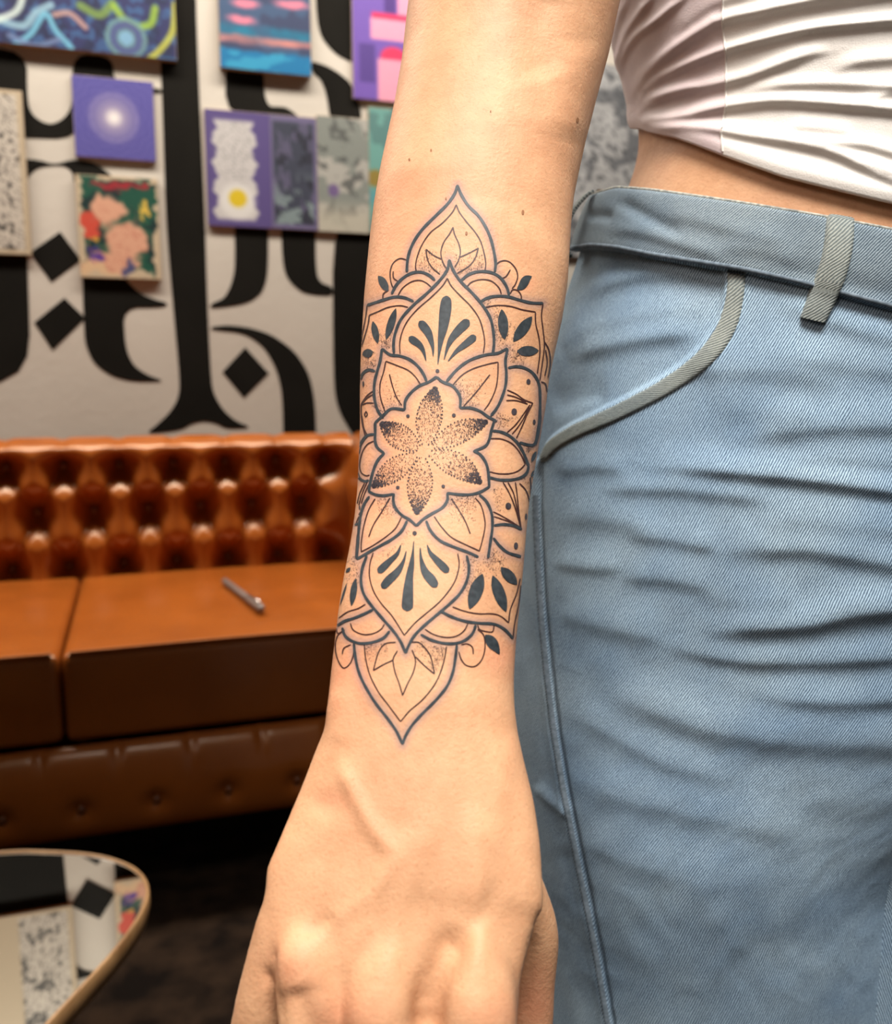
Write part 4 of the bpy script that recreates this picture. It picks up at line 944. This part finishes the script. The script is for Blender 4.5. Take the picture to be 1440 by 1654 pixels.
# her other leg (runs up into the hips)
zz = np.r_[np.linspace(.88, .40, 90), np.linspace(.39, .075, 30)]; ph2 = np.linspace(0, 2*np.pi, 120, endpoint=False)
ZZ2, PP2 = np.meshgrid(zz, ph2, indexing='ij')
X2, F2, _, _ = section(PP2, ZZ2, JEAN_L, 0, True)          # the mirror image of the first leg, a hair inside it at the hips
ins = .0035*np.clip((ZZ2-.78)/.04, 0, 1)
X2 = 2*CX-X2; X2 = CX+(X2-CX)*(1-ins/.2); F2 = CF+(F2-CF)*(1-ins/.11)
grid_obj('trouser_leg', W(X2, F2, ZZ2), M_denim, jeans, wrap=True, uv=np.stack([PP2*.1, ZZ2], -1))
# waistband
cs = [(-.02, -.0006), (0.0, .0020), (.02, .0036), (.10, .0040), (.2, .0040), (.3, .004), (.4, .004), (.5, .004), (.6, .004), (.7, .0038), (.8, .0036), (.9, .0034), (.97, .003), (1.0, .0018), (1.0, .0004), (.94, -.0012), (.6, -.0014)]
fine = []
for a, b in zip(cs[:-1], cs[1:]):
    for t in (0, .5): fine.append((a[0]*(1-t)+b[0]*t, a[1]*(1-t)+b[1]*t))
fine.append(cs[-1])
Gw = []; Uw = []
for t, o in fine:
    z = zb_*(1-t)+zt_*t; X, Fw, nx_, ny_ = section(phj, z, JEAN_L, 0)
    p0 = W(X, Fw, z); a_, b_, _ = proj(p0); hh = folds(a_, b_, WFOLDS)*np.clip((CF+.03-Fw)/.02, 0, 1)*(o > .001)
    Gw.append(p0+W(nx_*(o+hh), ny_*(o+hh), 0*z)); Uw.append(np.stack([arc, z], -1))
wb = grid_obj('waistband', np.array(Gw), M_denim_b, jeans, wrap=True, uv=np.array(Uw))
def edge_tube(name, t, o, r, m):
    z = zb_*(1-t)+zt_*t; X, Fw, nx_, ny_ = section(phj, z, JEAN_L, 0)
    p0 = W(X, Fw, z); a_, b_, _ = proj(p0); hh = folds(a_, b_, WFOLDS)*np.clip((CF+.03-Fw)/.02, 0, 1)
    G = tube(p0+W(nx_*(o+hh), ny_*(o+hh), 0*z), r, 8, True)
    return grid_obj(name, G, m, jeans, wrap=True)
M_seamedge = noisy('waistband_seam_denim', lin((120, 132, 142)), lin((92, 104, 114)), 500, .9, .1)
edge_tube('waistband_edge', 1.0, .0016, .00085, M_thread)
edge_tube('waistband_seam', .05, .0034, .0012, M_seamedge)
# strips laid on the jeans surface
jfac = grid_faces(len(lev), len(phj), True)
selr = [f for f in jfac if 0 <= f[0]]
bv_j = BVHTree.FromPolygons([tuple(v) for v in Pj.reshape(-1, 3)], jfac)
Gwa = np.array(Gw); bv_w = BVHTree.FromPolygons([tuple(v) for v in Gwa.reshape(-1, 3)], grid_faces(Gwa.shape[0], Gwa.shape[1], True))
def cast2(x, y):
    d = Vector(ray(x, y)).normalized(); best = None
    for bv in (bv_w, bv_j):
        r = bv.ray_cast(camv, d)
        if r[0] is not None and (best is None or r[3] < best[3]): best = r
    return best
def strip(name, left, right, n, h, mt, across=9, lift=0.0, arch=None, soft=0):
    a, b = cr(left, n=n), cr(right, n=n); rows = []; uv = []
    L = 0; prevc = None
    for i in range(n):
        row = []; ok = True; uvr = []
        for j in range(across):
            t = j/(across-1); x, y = a[i]*(1-t)+b[i]*t
            r = cast2(x, y)
            if r is None: ok = False; break
            nn = r[1] if r[1].dot(Vector(ray(x, y))) < 0 else -r[1]
            k = h*(1-(2*t-1)**6) + lift + (arch[i] if arch is not None else 0)
            if j in (0, across-1): k = -.0008
            row.append(np.array(r[0]+nn*k)); uvr.append(t)
        if not ok: continue
        c = row[across//2]
        if prevc is not None: L += np.linalg.norm(c-prevc)
        prevc = c; wdt = np.linalg.norm(row[0]-row[-1])
        rows.append(row); uv.append([(u*wdt, -L) for u in uvr])
    R = np.array(rows)
    if soft:
        for _ in range(soft): R[1:-1] = R[:-2]*.25+R[1:-1]*.5+R[2:]*.25
    return grid_obj(name, R, mt, jeans, uv=np.array(uv))
strip('pocket_edge', POCKET_OUT, POCKET_IN, 90, .0013, M_denim_t, 11)
strip('side_seam', [(x-13, y) for x, y in SEAM[1:]], [(x-1, y) for x, y in SEAM[1:]], 110, .0007, M_seamedge, 7)
strip('belt_loop', [(1332, 352), (1330, 385), (1324, 420), (1312, 455), (1299, 488), (1290, 512)], [(1381, 360), (1379, 395), (1372, 430), (1361, 465), (1347, 496), (1334, 522)], 46, .0014, M_denim_t, 11, .001, .0012*np.sin(np.linspace(0, np.pi, 46))**.5, 25)
def stitch_line(name, pts, gap=6, ln=4.2):
    q = cr(pts, step=1.0); V, F = [], []
    i = 0
    while i+ln < len(q):
        a, b = q[i], q[int(i+ln)]; ra, rb = cast2(*a), cast2(*b)
        if ra and rb and ra[0] is not None:
            o = len(V)
            G = tube([np.array(ra[0]+ra[1]*.0006), np.array((ra[0]+rb[0])/2+ra[1]*.0010), np.array(rb[0]+rb[1]*.0006)], .00038, 5)
            V += [tuple(v) for v in G.reshape(-1, 3)]; F += grid_faces(3, 5, True, o)
        i += gap
    tag(mesh_obj(name, V, F, M_thread2, jeans), kind='stuff')
M_thread2 = noisy('blue_grey_thread', lin((120, 132, 140)), lin((92, 104, 116)), 300, .9, .1)
stitch_line('stitching', [(x*.25+u*.75, y*.25+v*.75) for (x, y), (u, v) in zip(POCKET_OUT, POCKET_IN)])
stitch_line('stitching', [(903, 1590), (930, 1610), (955, 1630), (980, 1645)])
# side belt loop, standing off the waistband at the hip
zc_ = np.linspace(-.12, 1.03, 20); G = []
for t in zc_:
    row = []
    for k in np.linspace(-1, 1, 5):
        f0 = np.array([math.radians(186)+k*.035]); z = np.interp(f0, phj, zb_)*(1-t)+np.interp(f0, phj, zt_)*t
        o = .0045+.0075*max(0, math.sin(math.pi*(t+.12)/1.15))**.7
        X, Fw, nx_, ny_ = section(f0, z, JEAN_L, 0); row.append(W(X+nx_*o, Fw+ny_*o, z)[0])
    G.append(row)
G = np.array(G)
sl = grid_obj('belt_loop', G, M_denim_t, jeans, uv=np.stack(np.meshgrid(np.linspace(0, .012, 5), np.linspace(0, .05, 20)), -1))
so = sl.modifiers.new('t', 'SOLIDIFY'); so.thickness = .0016; so.offset = 0

# ---- crop top
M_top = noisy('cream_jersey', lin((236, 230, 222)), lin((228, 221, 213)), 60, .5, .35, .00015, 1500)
M_top_shade = noisy('cream_jersey_shaded', lin((218, 202, 200)), lin((208, 190, 190)), 60, .5, .35, .00015, 1500)
HEM = [(1000, 206), (1030, 207), (1042, 212), (1060, 216), (1085, 221), (1120, 233), (1170, 252), (1260, 283), (1350, 305), (1440, 326), (1600, 352), (1800, 360)]
zh = smoothc(zcurve(phj, HEM, BODY_L, .004), 4)
TF = [([(992, 140), (994, 100), (1000, 60), (1010, 25), (1024, -10)], 5, 1.6), ([(1001, 125), (1008, 90), (1020, 55), (1040, 25), (1064, -10)], 5, 1.8), ([(1006, 130), (1014, 95), (1034, 62), (1070, 34), (1120, -10)], 5, 1.8), ([(1022, 180), (1028, 155), (1042, 130), (1080, 95), (1125, 62), (1165, 38), (1215, 27), (1263, 16), (1340, 3), (1420, -8)], 7, 3.0), ([(1032, 175), (1044, 150), (1062, 134), (1110, 110), (1170, 86), (1210, 75), (1260, 62), (1320, 50), (1400, 42), (1450, 38)], 6, 2.8),
      ([(1032, 200), (1045, 176), (1090, 155), (1165, 138), (1210, 127), (1260, 108), (1310, 90), (1350, 84)], 7, 2.4), ([(1036, 210), (1055, 192), (1110, 189), (1165, 177), (1210, 170), (1260, 166), (1330, 170), (1450, 181)], 7, 2.8), ([(1190, 152), (1260, 141), (1340, 139), (1430, 143)], 7, 1.8), ([(1335, 122), (1360, 110), (1390, 103), (1450, 98)], 8, 1.8), ([(1050, 214), (1080, 208), (1115, 205), (1165, 212), (1210, 221), (1280, 232), (1340, 246), (1385, 268), (1450, 298)], 8, 2.6), ([(1300, 226), (1350, 232), (1400, 238), (1450, 252)], 7, 1.8), ([(1375, 172), (1405, 162), (1450, 148)], 8, 1.6), ([(1090, 60), (1130, 25), (1165, 5), (1230, -8)], 9, 1.0), ([(1050, 165), (1100, 148), (1140, 140)], 6, .8), ([(1270, 205), (1330, 210), (1380, 216)], 7, .9), ([(1290, 0), (1380, -20), (1450, -28)], 9, 2.0), ([(1375, 262), (1410, 270), (1450, 286)], 7, 1.6)]
lv_ = np.r_[np.linspace(0, 1, 200), 1+np.linspace(0, 1, 30)[1:]]
ztv = 1.165
Zt = np.array([(zh*(1-l)+ztv*l) if l <= 1 else np.full(phj.shape, ztv*(2-l)+1.30*(l-1)) for l in lv_])
PHt = np.repeat(phj[None], len(lv_), 0)
Xt, Ft, nxt, nyt = section(PHt, Zt, BODY_L, 0)
P0t = W(Xt, Ft, Zt); pxt, pyt, _ = proj(P0t)
ht = folds(pxt, pyt, TF)*np.clip((CF+.06-Ft)/.04, 0, 1)
lrow = np.minimum((Zt-zh[None])/.004, 1)
ot = .0022+ht+.0016*np.exp(-((Zt-zh[None]-.004)/.0045)**2)
Pt = P0t+W(nxt*ot, nyt*ot, 0*Zt)
inner = [P0t[0]+W(nxt[0]*o, nyt[0]*o, 0*Zt[0])-np.array([0, 0, dz]) for o, dz in ((-.0004, -.006), (.0006, -.0005), (.0022, .0006))]
Gt = np.concatenate([np.array(inner), Pt])
seam_px = 1166
top = grid_obj('crop_top', Gt, M_top, person, wrap=True)
top['label'] = 'white gathered crop top with a side seam'
# side panel left of the seam is tinted darker and pinker, its shade put into the colour
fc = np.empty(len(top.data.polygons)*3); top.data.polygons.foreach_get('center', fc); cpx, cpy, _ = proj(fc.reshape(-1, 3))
top.data.materials.append(M_top_shade)
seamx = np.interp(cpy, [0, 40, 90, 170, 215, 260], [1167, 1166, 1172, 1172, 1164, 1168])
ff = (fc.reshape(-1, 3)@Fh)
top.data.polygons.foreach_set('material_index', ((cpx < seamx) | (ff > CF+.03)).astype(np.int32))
bv_t = BVHTree.FromPolygons([tuple(v) for v in Gt.reshape(-1, 3)], grid_faces(Gt.shape[0], Gt.shape[1], True))
sp_ = []
for y in np.arange(-40, 246, 3):
    r = bv_t.ray_cast(camv, Vector(ray(float(np.interp(y, [0, 40, 90, 170, 215, 260], [1167, 1166, 1172, 1172, 1164, 1168])), y)).normalized())
    if r[0] is not None: sp_.append(np.array(r[0]+r[1]*.0001))
grid_obj('side_seam', tube(np.array(sp_), .0005, 6), M_top, top, wrap=True)

# ---- shoes (below the frame, so that the person stands on the floor)
M_shoe = noisy('white_shoe_leather', (.7, .68, .65), (.62, .6, .57), 20, .5, .4)
M_sole = noisy('rubber_sole', (.5, .48, .45), (.45, .43, .4), 30, .8, .2)
for xo in (.115, 2*CX-.115):
    cpath = [(CF+.07, .045, .036, .04), (CF+.02, .06, .042, .058), (CF-.05, .05, .044, .048), (CF-.12, .036, .046, .034), (CF-.17, .026, .034, .022)]
    q = cr(cpath, n=24); n0 = 26; ph3 = np.linspace(0, 2*np.pi, n0, endpoint=False)
    G = np.array([W(xo+w_*np.cos(ph3), np.full(n0, f_), np.maximum(.014, z_+h_*np.sin(ph3))) for f_, z_, w_, h_ in q])
    sh_ = grid_obj('shoe', G, M_shoe, person, wrap=True, caps=True)
    G = np.array([W(xo+s*np.interp(np.linspace(CF-.18, CF+.085, 24), [CF-.18, CF-.15, CF-.05, CF+.05, CF+.085], [.012, .042, .048, .042, .015]), np.linspace(CF-.18, CF+.085, 24), np.full(24, z)) for s, z in ((-1, 0.0), (-1.03, .016), (1.03, .016), (1, 0.0))])
    grid_obj('sole', G.transpose(1, 0, 2), M_sole, sh_, wrap=True, caps=True)
settle(person)
tag(person, 'person in white gathered crop top and light blue jeans with mandala tattoo on lowered forearm', 'person')
